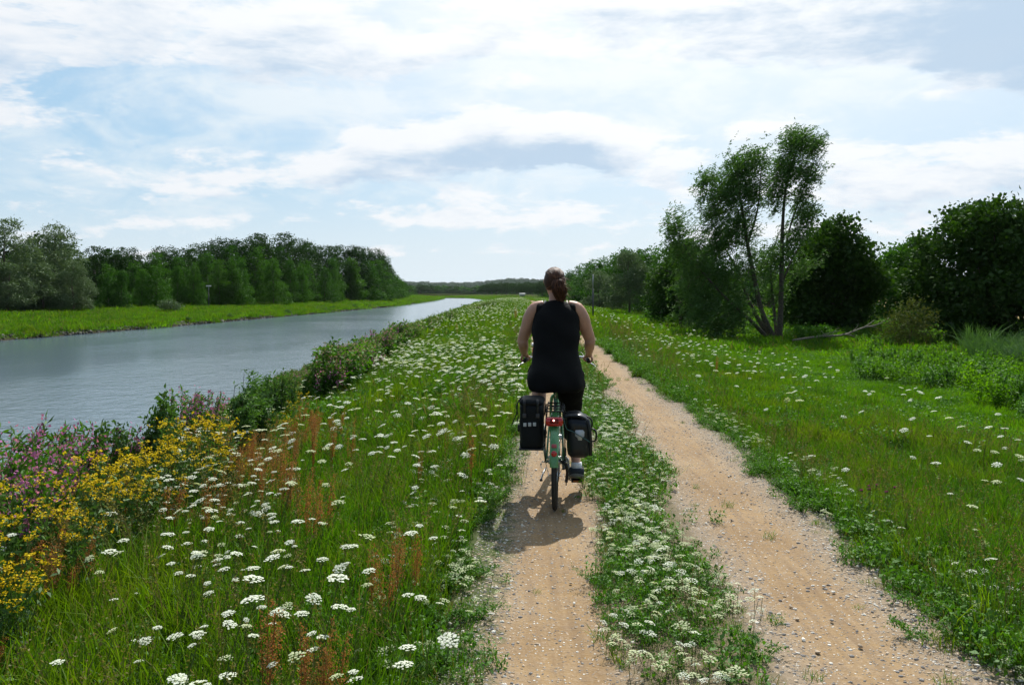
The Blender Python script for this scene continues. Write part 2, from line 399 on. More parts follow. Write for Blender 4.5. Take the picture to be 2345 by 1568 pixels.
ONES = 'first second third fourth fifth sixth seventh eighth ninth tenth eleventh twelfth thirteenth fourteenth fifteenth sixteenth seventeenth eighteenth nineteenth'.split()
TENS = {2: 'twenty', 3: 'thirty', 4: 'forty', 5: 'fifty', 6: 'sixty', 7: 'seventy'}
TTH = {2: 'twentieth', 3: 'thirtieth', 4: 'fortieth', 5: 'fiftieth', 6: 'sixtieth', 7: 'seventieth'}
def ordinal(n):
    if n < 20: return ONES[n - 1]
    return TTH[n // 10] if n % 10 == 0 else TENS[n // 10] + '-' + ONES[n % 10 - 1]
# ---------------------------------------------------------------- the lie of the land (metres, path level = 0)
WZ = -1.2
FARB = np.array([(-60, -31), (30, -30.2), (48.7, -29.3), (57, -28.4), (69, -27.3), (89, -26.3), (119, -24.5), (160, -22.6), (248, -23.6), (320, -26.5), (372, -31), (385, -40), (3000, -40)], float)
NEARB = np.array([(-60, -5.8), (10, -5.8), (50, -6.9), (147, -7.2), (248, -6.2), (300, -9.5), (340, -14.5), (366, -19.5), (376, -30), (384, -40), (3000, -40)], float)
def Xfar(Y): return np.interp(Y, FARB[:, 0], FARB[:, 1])
def Xnear(Y): return np.interp(Y, NEARB[:, 0], NEARB[:, 1])
def cpath(Y):
    Y = np.asarray(Y, float); return np.where(Y < 10, 0.75 + 0.05 * Y, 1.25 + 0.021 * (np.minimum(Y, 110) - 10))
def hz(X, Y):
    X = np.asarray(X, float); Y = np.asarray(Y, float)
    e = X - Xnear(Y); u = X - cpath(Y); g = Xfar(Y) - X
    wob = 0.05 * np.sin(X * 0.9 + Y * 0.31) * np.cos(Y * 0.23 - X * 0.4) + 0.03 * np.sin(X * 2.3 + 1.1) * np.sin(Y * 1.7)
    left = np.interp(e, [-3, -1.5, 0, 0.5, 1.4, 3.5, 5.3], [-2.6, -1.9, -1.2, -0.95, -0.62, -0.22, 0])
    far = np.interp(g, [-3, -1.5, 0, 0.25, 0.6, 2.5, 11, 30], [-2.6, -1.9, -1.2, -0.98, -0.86, -0.72, -0.12, -0.1])
    right = np.interp(u, [1.2, 2.4, 4, 6.5, 9, 40], [0, -0.06, -0.30, -0.68, -0.80, -0.80])
    z = np.where(u > 0, right, np.where(g > -8, np.maximum(far, left), left))
    flat = (np.abs(u) < 1.3)
    dr = np.clip((Y - 90) / 220, 0, 1); dr = dr * dr * (3 - 2 * dr) * 0.75
    z = np.where((e > -1) & (z > -1.0), np.maximum(z - dr, -1.06), z)
    return z + np.where(flat, 0, wob) * np.clip((np.abs(u) - 1.1) / 1.2, 0, 1) * np.where(z < -1.1, 0.2, 1)
def px(x, Y): return (x - 1172.5) / FPX * Y            # sideways metres of picture column x at distance Y
def pz(y, Y): return CAMZ - (y - 668.0) / FPX * Y      # height of picture row y at distance Y

def grid_sheet(name, xs, ys, zf, mat, dz=0.0):
    X, Y = np.meshgrid(xs, ys); Z = zf(X, Y) + dz; V = np.stack([X, Y, Z], -1).reshape(-1, 3)
    nx = len(xs); i = np.arange(len(ys) - 1)[:, None] * nx; j = np.arange(nx - 1)[None, :]
    F = np.stack([i + j, i + j + 1, i + nx + j + 1, i + nx + j], -1).reshape(-1, 4)
    return G().add(V, F).obj(name, mat, smooth=True)

def ground_material():
    m = bpy.data.materials.new('soil_and_turf'); m.use_nodes = True; N = NT(m.node_tree); b = N.n['Principled BSDF']
    p = N.node('ShaderNodeNewGeometry').outputs['Position']; x, y, z = N.sep(p)
    n1 = N.noise(p, 0.6, 6, 0.6); n2 = N.noise(p, 9.0, 6, 0.65); n3 = N.noise(p, 0.08, 4, 0.6)
    c = N.mix(N.ss(n1, 0.35, 0.68), (0.020, 0.045, 0.007), (0.045, 0.085, 0.012))
    c = N.mix(N.ss(n2, 0.40, 0.72), c, (0.055, 0.065, 0.018))
    c = N.mix(N.m('MULTIPLY', N.ss(n3, 0.45, 0.65), 0.5), c, (0.11, 0.13, 0.03))
    field = N.m('MULTIPLY', N.ss(x, 34, 42), N.ss(y, 500, 620, 1, 0))
    c = N.mix(field, c, N.mix(n2, (0.34, 0.27, 0.13), (0.26, 0.22, 0.10)))
    wood = N.m('MULTIPLY', N.ss(x, -36, -42), N.ss(n1, 0.3, 0.6, 0.95, 0.75))
    c = N.mix(wood, c, (0.020, 0.024, 0.008))
    wet = N.ss(z, -1.02, -1.16)
    c = N.mix(wet, c, (0.05, 0.045, 0.03))
    N.put(b.inputs['Base Color'], c); b.inputs['Roughness'].default_value = 1.0; b.inputs['Specular IOR Level'].default_value = 0.0
    bn = N.node('ShaderNodeBump'); bn.inputs['Strength'].default_value = 0.8; bn.inputs['Distance'].default_value = 0.05
    N.put(bn.inputs['Height'], n2); N.l.new(bn.outputs[0], b.inputs['Normal'])
    return m

def gravel_material():
    """sandy gravel: packed sand in the ruts, coarser grit at the edges, soil under the green middle"""
    m = bpy.data.materials.new('sandy_gravel'); m.use_nodes = True; N = NT(m.node_tree); b = N.n['Principled BSDF']
    p = N.node('ShaderNodeNewGeometry').outputs['Position']; x, y, z = N.sep(p)
    yc = N.m('MULTIPLY_ADD', N.m('MINIMUM', y, 10.0), 0.05, 0.75)
    yc = N.m('ADD', yc, N.m('MULTIPLY', N.m('MAXIMUM', N.m('SUBTRACT', y, 10.0), 0.0), 0.021))
    u = N.m('SUBTRACT', x, yc)
    big = N.noise(p, 1.1, 5, 0.6); fine = N.noise(p, 60, 6, 0.7); mid = N.noise(p, 14, 6, 0.65)
    sand = N.mix(N.ss(big, 0.3, 0.7), (0.225, 0.140, 0.062), (0.330, 0.217, 0.104))
    sand = N.mix(N.ss(mid, 0.35, 0.75, 0.0, 0.7), sand, (0.23, 0.165, 0.11))
    sand = N.mix(N.ss(fine, 0.45, 0.70, 0.0, 0.6), sand, (0.38, 0.295, 0.205))
    v = N.node('ShaderNodeTexVoronoi', feature='F1'); N.put(v.inputs['Vector'], N.vm('ADD', p, N.vm('MULTIPLY', N.xyz(fine, mid, 0.0), (0.012, 0.012, 0)))); v.inputs['Scale'].default_value = 62
    vd, vc = v.outputs['Distance'], v.outputs['Color']
    peb = N.sep(vc)
    ishow = N.m('MULTIPLY', N.ss(vd, 0.20, 0.44, 1.0, 0.0), 1.0)
    streak = N.noise(N.vm('MULTIPLY', p, (16.0, 0.7, 1.0)), 1.0, 4, 0.6)
    rutm = N.m('MAXIMUM', N.ss(N.m('ABSOLUTE', N.m('ADD', u, 0.74)), 0.05, 0.30, 1.0, 0.0), N.ss(N.m('ABSOLUTE', N.m('SUBTRACT', u, 0.58)), 0.05, 0.34, 1.0, 0.0))
    sand = N.mix(N.m('MULTIPLY', rutm, N.ss(streak, 0.42, 0.66, 0.0, 0.6)), sand, (0.19, 0.125, 0.070))
    # amount of grit grows away from the rut centres
    du = N.m('MINIMUM', N.m('ABSOLUTE', N.m('ADD', u, 0.74)), N.m('ABSOLUTE', N.m('SUBTRACT', u, 0.58)))
    grit = N.m('ADD', N.ss(du, 0.08, 0.42), N.m('MULTIPLY', N.m('SUBTRACT', big, 0.5), 1.6), clamp=True)
    thr = N.ss(grit, 0.0, 1.0, 0.72, 0.15)
    sel = N.m('MULTIPLY', ishow, N.ss(peb[0], thr, N.m('ADD', thr, 0.1)))
    pc = N.mix(N.ss(peb[1], 0.0, 1.0), (0.12, 0.105, 0.10), (0.44, 0.40, 0.34))
    pc = N.mix(N.ss(peb[2], 0.82, 0.95), pc, (0.72, 0.70, 0.64))
    c = N.mix(sel, sand, pc)
    c = N.mix(N.m('MULTIPLY', grit, 0.50), c, N.mix(fine, (0.13, 0.115, 0.095), (0.33, 0.295, 0.245)))
    # soil between the ruts
    cen = N.m('ABSOLUTE', N.m('ADD', u, 0.14)); soil = N.m('MULTIPLY', N.ss(N.m('ADD', cen, N.m('MULTIPLY', N.m('SUBTRACT', mid, 0.5), 0.35)), 0.22, 0.36, 1.0, 0.0), 0.75)
    c = N.mix(soil, c, N.mix(fine, (0.07, 0.065, 0.03), (0.16, 0.13, 0.075)))
    edge = N.ss(N.m('ADD', N.m('ABSOLUTE', u), N.m('MULTIPLY', N.m('SUBTRACT', mid, 0.5), 0.5)), 0.96, 1.16)
    c = N.mix(edge, c, (0.065, 0.085, 0.025))
    N.put(b.inputs['Base Color'], c); b.inputs['Roughness'].default_value = 0.92; b.inputs['Specular IOR Level'].default_value = 0.15
    hgt = N.m('ADD', N.m('MULTIPLY', sel, 0.6), N.m('MULTIPLY', fine, 0.5)); hgt = N.m('ADD', hgt, N.m('MULTIPLY', mid, 0.8))
    bn = N.node('ShaderNodeBump'); bn.inputs['Strength'].default_value = 0.9; bn.inputs['Distance'].default_value = 0.012
    N.put(bn.inputs['Height'], hgt); N.l.new(bn.outputs[0], b.inputs['Normal'])
    return m

def water_material():
    m = bpy.data.materials.new('canal_water'); m.use_nodes = True; N = NT(m.node_tree); b = N.n['Principled BSDF']
    p = N.node('ShaderNodeNewGeometry').outputs['Position']; x, y, z = N.sep(p)
    b.inputs['Base Color'].default_value = (0.080, 0.120, 0.150, 1); b.inputs['Roughness'].default_value = 0.14
    b.inputs['Specular IOR Level'].default_value = 0.5; b.inputs['IOR'].default_value = 1.42
    q = N.vm('MULTIPLY', p, (1.0, 0.8, 1.0))
    calm = N.noise(N.vm('MULTIPLY', p, (0.035, 0.022, 1)), 1.0, 4, 0.6, 0.4)
    amp = N.ss(calm, 0.40, 0.60, 0.15, 1.0)
    w1 = N.noise(q, 2.6, 4, 0.6, 0.3); w2 = N.noise(q, 9.0, 4, 0.6, 0.2); w3 = N.noise(q, 0.55, 3, 0.5, 0.2)
    h = N.m('ADD', N.m('MULTIPLY', w1, 0.040), N.m('MULTIPLY', w2, 0.012)); h = N.m('ADD', h, N.m('MULTIPLY', w3, 0.045))
    bn = N.node('ShaderNodeBump'); bn.inputs['Distance'].default_value = 1.0
    N.put(bn.inputs['Strength'], N.m('MULTIPLY', amp, 0.9)); N.put(bn.inputs['Height'], h); N.l.new(bn.outputs[0], b.inputs['Normal'])
    return m

def axis(parts):
    out = []
    for a, b, s in parts: out += list(np.arange(a, b, s))
    return np.array(sorted(set(np.round(out + [parts[-1][1]], 4))))
xs = axis([(-1500, -300, 150), (-300, -60, 30), (-60, -34, 3), (-34, -20, 0.5), (-20, -9, 1.1), (-9, 10, 0.3), (10, 24, 1), (24, 60, 4), (60, 300, 30), (300, 1500, 150)])
ys = axis([(-60, 0, 4), (0, 30, 0.45), (30, 80, 1.5), (80, 400, 4), (400, 700, 30), (700, 3300, 200)])
ground = grid_sheet('ground', xs, ys, hz, ground_material()); ground['kind'] = 'structure'
ground['label'] = 'grassy embankment and meadow ground sloping to the canal'
# path sheet, slightly proud of the soil
us = np.linspace(-1.45, 1.45, 30); ysp = axis([(-6, 30, 0.5), (30, 360, 3)])
U, Yg = np.meshgrid(us, ysp); Xg = U + cpath(Yg)
rut = -0.018 * np.exp(-((U + 0.74) / 0.26) ** 2) - 0.018 * np.exp(-((U - 0.58) / 0.30) ** 2) + 0.012 * np.exp(-((U + 0.14) / 0.25) ** 2)
Zg = np.where(np.abs(U) > 1.34, hz(Xg, Yg) - 0.03, hz(Xg, Yg) + 0.03 + rut)
nx = len(us); i_ = np.arange(len(ysp) - 1)[:, None] * nx; j_ = np.arange(nx - 1)[None, :]
path = G().add(np.stack([Xg, Yg, Zg], -1).reshape(-1, 3), np.stack([i_ + j_, i_ + j_ + 1, i_ + nx + j_ + 1, i_ + nx + j_], -1).reshape(-1, 4)).obj('gravel_path', gravel_material(), smooth=True)
path['kind'] = 'structure'; path['label'] = 'sandy gravel path with two wheel ruts beside the canal'
water = G().add([[-60, -60, WZ], [0, -60, WZ], [0, 392, WZ], [-60, 392, WZ]], [[0, 1, 2, 3]]).obj('water', water_material()); water['kind'] = 'structure'
water['label'] = 'calm grey-blue canal water reflecting the clouds'

# distant wooded hills
def hill_z(X, Y):
    r = np.clip((Y - 2150) / 850, 0, 1); r = r * r * (3 - 2 * r)
    prof = 24 + 6 * np.sin(X * 0.006 + 0.7) + 3.0 * np.sin(X * 0.017 + 2) - 5.0 * np.exp(-((X + 124) / 80) ** 2)
    return -6 + r * prof
hx = np.linspace(-1300, 1100, 140); hy = np.linspace(2050, 3250, 18)
hm = pmat('wooded_hill', (0.028, 0.060, 0.022), 0.95, spec=0.05, noise=0.5, nscale=0.05)
hills = grid_sheet('hills', hx, hy, hill_z, hm); hills['kind'] = 'structure'; hills['label'] = 'low blue-green wooded hills on the horizon'

# ---------------------------------------------------------------- trees
def crown(rng, lobes, n, size, aspect=0.65, per=14, spread=0.30, inner=0.18, dirs=None, up=0.3, low=-1e9):
    lobes = np.asarray(lobes, float); wgt = (lobes[:, 3] * lobes[:, 4] * lobes[:, 5]) ** 0.67; wgt /= wgt.sum()
    k = max(8, n // per); li = rng.choice(len(lobes), k * 3, p=wgt); d = rng.normal(size=(k * 3, 3)); d /= np.linalg.norm(d, axis=1)[:, None]
    r = 1.0 - np.abs(rng.normal(0, inner, k * 3)) + rng.normal(0, 0.04, k * 3)
    C0 = lobes[li, :3] + d * lobes[li, 3:6] * r[:, None]
    ins = np.zeros(k * 3)
    for L in lobes: ins = np.maximum(ins, (((C0 - L[:3]) / (L[3:6] * 0.80)) ** 2).sum(1) < 1)
    keep = (ins < 0.5) | (rng.uniform(size=k * 3) < 0.16); keep &= C0[:, 2] > low
    C0 = C0[keep][:k]; k = len(C0); cs = rng.uniform(0.5, 1.5, k)
    P = np.repeat(C0, per, 0) + rng.normal(size=(k * per, 3)) * (spread * np.repeat(cs, per))[:, None] * np.array([1, 1, 0.7])
    dr = np.repeat((C0 - lobes[:, :3].mean(0)), per, 0); dr /= np.linalg.norm(dr, axis=1)[:, None] + 1e-6
    if dirs is not None: dr = dr * 0.5 + np.asarray(dirs)
    return leaves(rng, P, size, aspect, up, dr * 0.9)

def limbs(rng, g, base, top, r0, nb, lobes, mi=0):
    base = np.asarray(base, float); top = np.asarray(top, float)
    mid = [base + (top - base) * t + np.append(rng.normal(0, 0.06 * np.linalg.norm(top - base) * t * 0.5, 2), 0) for t in (0, 0.3, 0.6, 1.0)]
    V, F = stube(mid, [r0, r0 * 0.75, r0 * 0.5, r0 * 0.12], 7, 3); g.add(V, F, mi)
    Q = smooth_path(mid, 6)
    for i in range(nb):
        t = rng.uniform(0.22, 0.9); s = Q[int(t * (len(Q) - 1))]; L = lobes[rng.integers(len(lobes))]
        d = rng.normal(size=3); d /= np.linalg.norm(d); e = np.array(L[:3]) + d * np.array(L[3:6]) * 0.75
        if e[2] < s[2] - 0.5: e[2] = s[2] + abs(e[2] - s[2]) * 0.4
        m_ = (s + e) / 2 + np.array([0, 0, 0.06 * np.linalg.norm(e - s)]); rr = r0 * 0.38 * (1 - t * 0.6)
        V, F = stube([s, m_, e], [rr, rr * 0.6, rr * 0.15], 5, 3); g.add(V, F, mi)

def tree_proto(seed, kind, H):
    """a tree of height H at the origin: trunk (with limbs) and crown"""
    rng = np.random.default_rng(seed)
    if kind == 'alder':
        lobes = []; W_ = H * rng.uniform(0.24, 0.32)
        for t in np.linspace(0.08, 0.90, 9):
            w = W_ * (1.10 - t) ** 0.68 * rng.uniform(0.8, 1.15); a = rng.uniform(0, 2 * PI, 3)
            for q in a: lobes.append((math.cos(q) * w * 0.55, math.sin(q) * w * 0.55, t * H + rng.normal(0, 0.02 * H), w * 0.62, w * 0.62, H * 0.085))
        lobes.append((rng.normal(0, .15), 0, H * 0.94, W_ * 0.22, W_ * 0.22, H * 0.07))
        n, s, mat, tr = 8000, 0.21, 'alder', 0.012
    elif kind == 'poplar':
        lobes = []; W_ = H * rng.uniform(0.19, 0.24)
        for t in np.linspace(0.2, 0.92, 8):
            w = W_ * (1 - abs(t - 0.55) * 0.9) * rng.uniform(0.8, 1.2)
            for q in rng.uniform(0, 2 * PI, 3): lobes.append((math.cos(q) * w * 0.5, math.sin(q) * w * 0.5, t * H, w * 0.66, w * 0.66, H * 0.10))
        n, s, mat, tr = 7000, 0.24, 'backtree', 0.013
    elif kind == 'round':
        lobes = []; W_ = H * 0.46
        for i in range(16):
            d = rng.normal(size=3); d /= np.linalg.norm(d); d[2] = abs(d[2]) * 1.1 - 0.25
            lobes.append((d[0] * W_ * 0.55, d[1] * W_ * 0.55, H * 0.55 + d[2] * H * 0.30, W_ * 0.42 * rng.uniform(0.8, 1.2), W_ * 0.42, H * 0.17))
        n, s, mat, tr = 9000, 0.22, 'backtree', 0.014
    elif kind == 'greywillow':
        lobes = []; W_ = H * 0.40
        for i in range(20):
            t = rng.uniform(0.08, 0.92); q = rng.uniform(0, 2 * PI); w = W_ * (1 - max(0, t - 0.45) * 1.25)
            lobes.append((math.cos(q) * w * 0.58, math.sin(q) * w * 0.58, t * H, w * 0.40 * rng.uniform(0.8, 1.2), w * 0.40, H * 0.10))
        lobes.append((0, 0, H * 0.93, W_ * 0.3, W_ * 0.3, H * 0.07))
        n, s, mat, tr = 16000, 0.22, 'greywillow', 0.02
    g = G(); V, F = crown(rng, lobes, n, s, 0.35 if kind == 'greywillow' else 0.62, 14, H * 0.026, 0.11)
    g.add(V, F)
    t = empty(kind + '_tree')
    g.obj('crown', M[mat], t)
    g2 = G(); limbs(rng, g2, (0, 0, -0.3), (0, 0, H * 0.9), H * tr, 10, lobes); g2.obj('trunk', M['bark'], t, smooth=True)
    t['H'] = H
    return t

KW = {'alder': ('alder', 'tree'), 'poplar': ('poplar', 'tree'), 'round': ('broadleaf', 'tree'), 'greywillow': ('willow', 'tree')}
PROTO = {k: [tree_proto(100 + 10 * a + i, k, H) for i in range(n)] for a, (k, H, n) in enumerate((('alder', 8.0, 5), ('poplar', 11.0, 4), ('round', 8.5, 3), ('greywillow', 8.0, 3)))}
used = set()
def put_tree(kind, X, Y, H, rng, wscale=1.0):
    i = int(rng.integers(len(PROTO[kind]))); p = PROTO[kind][i]
    if p.name not in used: used.add(p.name); o = p
    else: o = copy_tree(p)
    s = H / p['H']; o.location = (X, Y, float(hz(X, Y))); o.rotation_euler = (0, 0, rng.uniform(0, 6.28)); w = s * wscale * rng.uniform(0.9, 1.15)
    o.scale = (w, w, s); o.name = {'alder': 'alder_tree', 'poplar': 'poplar_tree', 'round': 'broadleaf_tree', 'greywillow': 'willow_tree'}[kind]
    return o

rt = np.random.default_rng(77)
rows = {}
def row(key, kind, pts, ws=1.0):
    """pts: (picture column, distance, picture row of the top)"""
    L = []
    for x, Y, yt in pts:
        X = px(x, Y); z0 = float(hz(X, Y)); H = pz(yt, Y) - z0
        L.append((x, put_tree(kind, X, Y, H, rt, ws)))
    L.sort(key=lambda t: t[0]); rows[key] = [o for _, o in L]; return rows[key]

def interp_pts(keys, xs_, jx=3, jy=2.5, jy2=5):
    k = np.array(keys, float); out = []
    for x in xs_:
        Y = np.interp(x, k[:, 0], k[:, 1]) * (1 + rt.normal(0, 0.01)); t = np.interp(x, k[:, 0], k[:, 2]) + rt.normal(0, jy2)
        out.append((x + rt.normal(0, jx), Y, t))
    return out

# front row across the canal: alders edging the grass
fr = [(235, 80, 632), (300, 84, 606), (360, 90, 612), (440, 97, 598), (520, 104, 592), (600, 113, 590), (680, 127, 600), (760, 148, 612), (830, 176, 622), (880, 206, 634), (925, 260, 648)]
xs_f = [240, 278, 330, 352, 412, 446, 508, 536, 556, 622, 668, 690, 742, 764, 806, 824, 852, 868, 884, 896, 905, 913, 921]
for i, o in enumerate(row('front', 'alder', interp_pts(fr, xs_f, 3, 0, 6), .95)):
    tag(o, 'green alder edging the far grass bank, %s from the left in the front row' % ordinal(i + 1), 'tree', 'alders in the front row across the canal')
bk = [(235, 92, 573), (300, 96, 582), (400, 104, 578), (440, 108, 572), (480, 114, 556), (560, 124, 546), (650, 136, 552), (700, 146, 566), (760, 160, 567), (820, 178, 571), (860, 192, 580)]
xs_b = [232, 262, 290, 318, 346, 376, 404, 434, 462, 486, 512, 538, 562, 588, 612, 638, 662, 684]
for i, o in enumerate(row('back', 'poplar', interp_pts(bk, xs_b, 4, 0, 6), 1.25)):
    tag(o, 'dark tall tree behind the alders across the canal, %s from the left' % ordinal(i + 1), 'tree', 'dark tall trees of the back row across the canal')
xs_p = [706, 728, 750, 772, 793, 812, 830, 847, 862, 876]
for i, o in enumerate(row('pop', 'poplar', interp_pts(bk[-5:] + [(880, 200, 594)], xs_p, 2, 0, 4), 1.15)):
    tag(o, 'dark rounded tall tree at the right end of the far wood, %s from the left' % ordinal(i + 1), 'tree', 'dark tall trees at the right end of the far wood')
xs_m = [250, 305, 355, 410, 470, 530, 585, 640, 700, 755, 800, 840, 870]
mid_k = [(a, b * 0.96, (c + np.interp(a, [q[0] for q in bk], [q[2] for q in bk])) / 2) for a, b, c in [(q[0], q[1], np.interp(q[0], [f[0] for f in fr], [f[2] for f in fr])) for q in bk]]
for i, o in enumerate(row('mid', 'alder', interp_pts(mid_k, xs_m, 4, 0, 5), 1.3)):
    tag(o, 'green tree between front and back rows across the canal, %s from the left' % ordinal(i + 1), 'tree', 'trees of the middle row across the canal')
pe = [(886, 214, 606), (897, 236, 624), (909, 262, 632), (919, 292, 640), (928, 330, 647), (938, 380, 655), (950, 430, 660)]
for i, o in enumerate(row('taper', 'alder', pe, 1.5)):
    tag(o, 'small tree where the far wood tapers to the canal bend, %s from the left' % ordinal(i + 1), 'tree', 'small trees where the far wood tapers off')
labs = ['tallest grey willow mass right of the left-edge willow across the canal', 'grey-green willow cut by the left picture edge, tallest by the canal', 'feathery grey willow second from the left across the canal', 'dark round willow with sky gaps left of the alder wood', 'silvery willow touching the left end of the alder wood', 'low grey willow bough mass at the very left edge', 'low round willow bush at the foot of the left-edge willow across the canal', 'low willow bush in the dark gap between the two tall grey willows', 'low willow bush at the foot of the silvery willow by the alders']
for (x, Y, t, w), lb in zip([(40, 71, 512, .95), (14, 70, 504, 1.15), (76, 68, 556, .75), (124, 76, 518, 1.0), (192, 74, 532, 1.0), (-70, 66, 540, 1.1), (18, 67, 604, 1.2), (98, 71, 604, 1.2), (168, 73, 598, 1.1)], labs):
    X = px(x, Y); o = put_tree('greywillow', X, Y, pz(t, Y) - float(hz(X, Y)), rt, w); tag(o, lb, 'tree', 'willows across the canal')
# far copse beyond the left wood, bluish with distance
cp = [(936, 560, 643), (948, 570, 641), (962, 585, 650), (974, 600, 652), (985, 610, 655), (996, 620, 657)]
for i, o in enumerate(row('copse', 'round', cp, 1.35)):
    tag(o, 'hazy round tree of the small copse at the canal end, %s from the left' % ordinal(i + 1), 'tree', 'trees of the copse at the canal end')

hg_ = [(1004, 700, 664), (1016, 720, 668), (1028, 700, 665), (1040, 690, 669), (1052, 710, 664), (1064, 690, 668), (1076, 700, 666), (1088, 680, 669), (1100, 690, 665)]
for i, o in enumerate(row('hedge', 'round', hg_, 1.9)):
    tag(o, 'low bluish tree behind the far end of the canal, %s from the left' % ordinal(i + 1), 'tree', 'low trees behind the far end of the canal')
# right of the path: receding row
rr_ = [(1285, 300, 643), (1300, 265, 630), (1330, 210, 612), (1370, 160, 594), (1410, 130, 583), (1450, 112, 572), (1490, 100, 566), (1530, 90, 568), (1570, 82, 566), (1620, 76, 566)]
xs_r = [1246, 1258, 1270, 1284, 1297, 1310, 1324, 1340, 1356, 1374, 1394, 1416, 1440, 1466, 1492, 1520, 1550, 1585, 1625]
for i, o in enumerate(row('right', 'alder', interp_pts([(1235, 390, 650)] + rr_, xs_r, 2, 0, 4), 1.35)):
    tag(o, 'green tree in the row right of the path, %s going from the rider rightwards' % ordinal(i + 1), 'tree', 'trees in the row right of the path')
fl = [(1108, 430, 652), (1117, 425, 648), (1127, 420, 646), (1137, 412, 649), (1148, 405, 645), (1160, 398, 646), (1172, 390, 647), (1184, 380, 645), (1196, 372, 648), (1208, 365, 644), (1220, 355, 646), (1232, 345, 645), (1242, 335, 643)]
for i, o in enumerate(row('fl', 'round', fl, 1.1)):
    tag(o, 'distant green tree beyond the end of the path, %s from the left' % ordinal(i + 1), 'tree', 'distant trees beyond the end of the path')
for (x, Y, t, w, k, lb) in [(1442, 88, 578, 1.15, 'greywillow', 'round grey-green willow bush bulging from the row right of the path'),
                            (1545, 62, 590, 1.0, 'alder', 'dark tree between the grey willow bush and the tall leaning willow'),
                            (1372, 118, 622, 1.3, 'greywillow', 'small grey-green bush behind the thin pole')]:
    X = px(x, Y); o = put_tree(k, X, Y, pz(t, Y) - float(hz(X, Y)), rt, w); tag(o, lb, 'tree')

# woods on the hills and wide out of sight: one mass each
def wood_proto(seed, mat, n=420, s=1.3, per=6):
    rng = np.random.default_rng(seed); lobes = [(rng.normal(0, 1.5), rng.normal(0, 1.5), 4 + rng.normal(0, 1.4), 2.6, 2.6, 2.6) for _ in range(6)]
    V, F = crown(rng, lobes, n, s, 0.75, per, 0.6 if per == 6 else 0.35, 0.15); g = G().add(V, F); V, F = tube([(0, 0, -1), (0, 0, 6)], [0.4, 0.2], 5); g.add(V, F, 1)
    return g.obj('wood', [M[mat], M['bark']], link=False)
rng = np.random.default_rng(11)
n = 3600; X = rng.uniform(-800, 500, n); Y = 2080 + 1150 * rng.uniform(0, 1, n) ** 1.2
scatter('hill_forest', np.stack([X, Y, hill_z(X, Y) - 0.5], -1), [wood_proto(5, 'backtree'), wood_proto(6, 'backtree')], rng.integers(0, 2, n), rng.uniform(1.7, 2.8, n), label='hazy blue-green forest covering the low hills', rng=rng)
pts = []
for k in range(240):  # hedgerow woods on the plain
    t = rng.uniform(0, 1)
    pts.append((rng.uniform(-140, 60), rng.uniform(760, 900), rng.uniform(0.55, 0.9)))
for k in range(420): pts.append((rng.uniform(60, 420), rng.uniform(330, 620), rng.uniform(0.8, 1.3)))
for k in range(420): pts.append((rng.uniform(-420, -110), rng.uniform(380, 700), rng.uniform(0.8, 1.3)))
near = []
for k in range(260):
    a = rng.uniform(60, 330); near.append((-46 - rng.uniform(0, 40) - a * 0.02, a, rng.uniform(0.55, 0.9)))
for k in range(160): near.append((rng.uniform(16, 45), rng.uniform(110, 420), rng.uniform(0.55, 0.8)))
pts = np.array(pts)
scatter('distant_woods', np.stack([pts[:, 0], pts[:, 1], hz(pts[:, 0], pts[:, 1]) - 0.3], -1), [wood_proto(8, 'backtree'), wood_proto(9, 'alder')], rng.integers(0, 2, len(pts)), pts[:, 2], label='dark masses of woodland behind the tree rows', rng=rng)

near = np.array(near)
scatter('wood_interior', np.stack([near[:, 0], near[:, 1], hz(near[:, 0], near[:, 1]) - 0.3], -1), [wood_proto(14, 'backtree', 4200, .34, 12), wood_proto(15, 'backtree', 4200, .34, 12)], rng.integers(0, 2, len(near)), near[:, 2], label='trees deep inside the woods behind the visible rows', rng=rng)
# the big willow on the right: several leaning stems built one by one from their own outlines
def P3(x, y, Y): return np.array([px(x, Y), Y, pz(y, Y)])
rng = np.random.default_rng(21)
YW = 42.0
wil = empty('willow_tree', (px(1776, YW), YW, float(hz(px(1776, YW), YW))))
tag(wil, 'tall wind-blown willow with several leaning stems, standing above the bushes', 'tree')
org = np.array(wil.location)
stems = [  # (picture column, picture row, depth offset, radius)
    [(1784, 785, 0, .17), (1788, 700, 0, .13), (1790, 600, 0.1, .11), (1792, 520, 0.2, .085), (1800, 430, 0.3, .06), (1822, 350, 0.2, .035), (1838, 300, 0.2, .012)],
    [(1776, 785, 0, .17), (1745, 715, -.2, .13), (1728, 640, -.3, .11), (1712, 560, -.3, .09), (1698, 470, -.3, .06), (1685, 400, -.2, .03), (1680, 350, -.2, .012)],
    [(1770, 785, 0, .15), (1742, 740, .5, .12), (1715, 690, .8, .09), (1690, 620, 1.0, .06), (1640, 530, 1.0, .03), (1612, 430, 1.0, .012)],
    [(1768, 785, 0, .12), (1720, 735, -.8, .09), (1660, 680, -1.2, .06), (1590, 600, -1.4, .04), (1550, 530, -1.4, .012)],
    [(1780, 785, 0, .10), (1772, 700, .8, .07), (1765, 620, 1.0, .05), (1775, 560, 1.0, .03), (1790, 520, 1.0, .012)],
    [(1800, 560, .2, .05), (1815, 500, .3, .04), (1838, 440, .3, .025), (1855, 380, .3, .010)],
    [(1795, 640, .1, .05), (1815, 590, .2, .035), (1838, 550, .3, .02), (1850, 500, .3, .010)],
    [(1712, 560, -.3, .06), (1735, 480, -.4, .04), (1742, 400, -.4, .025), (1748, 350, -.4, .010)]]
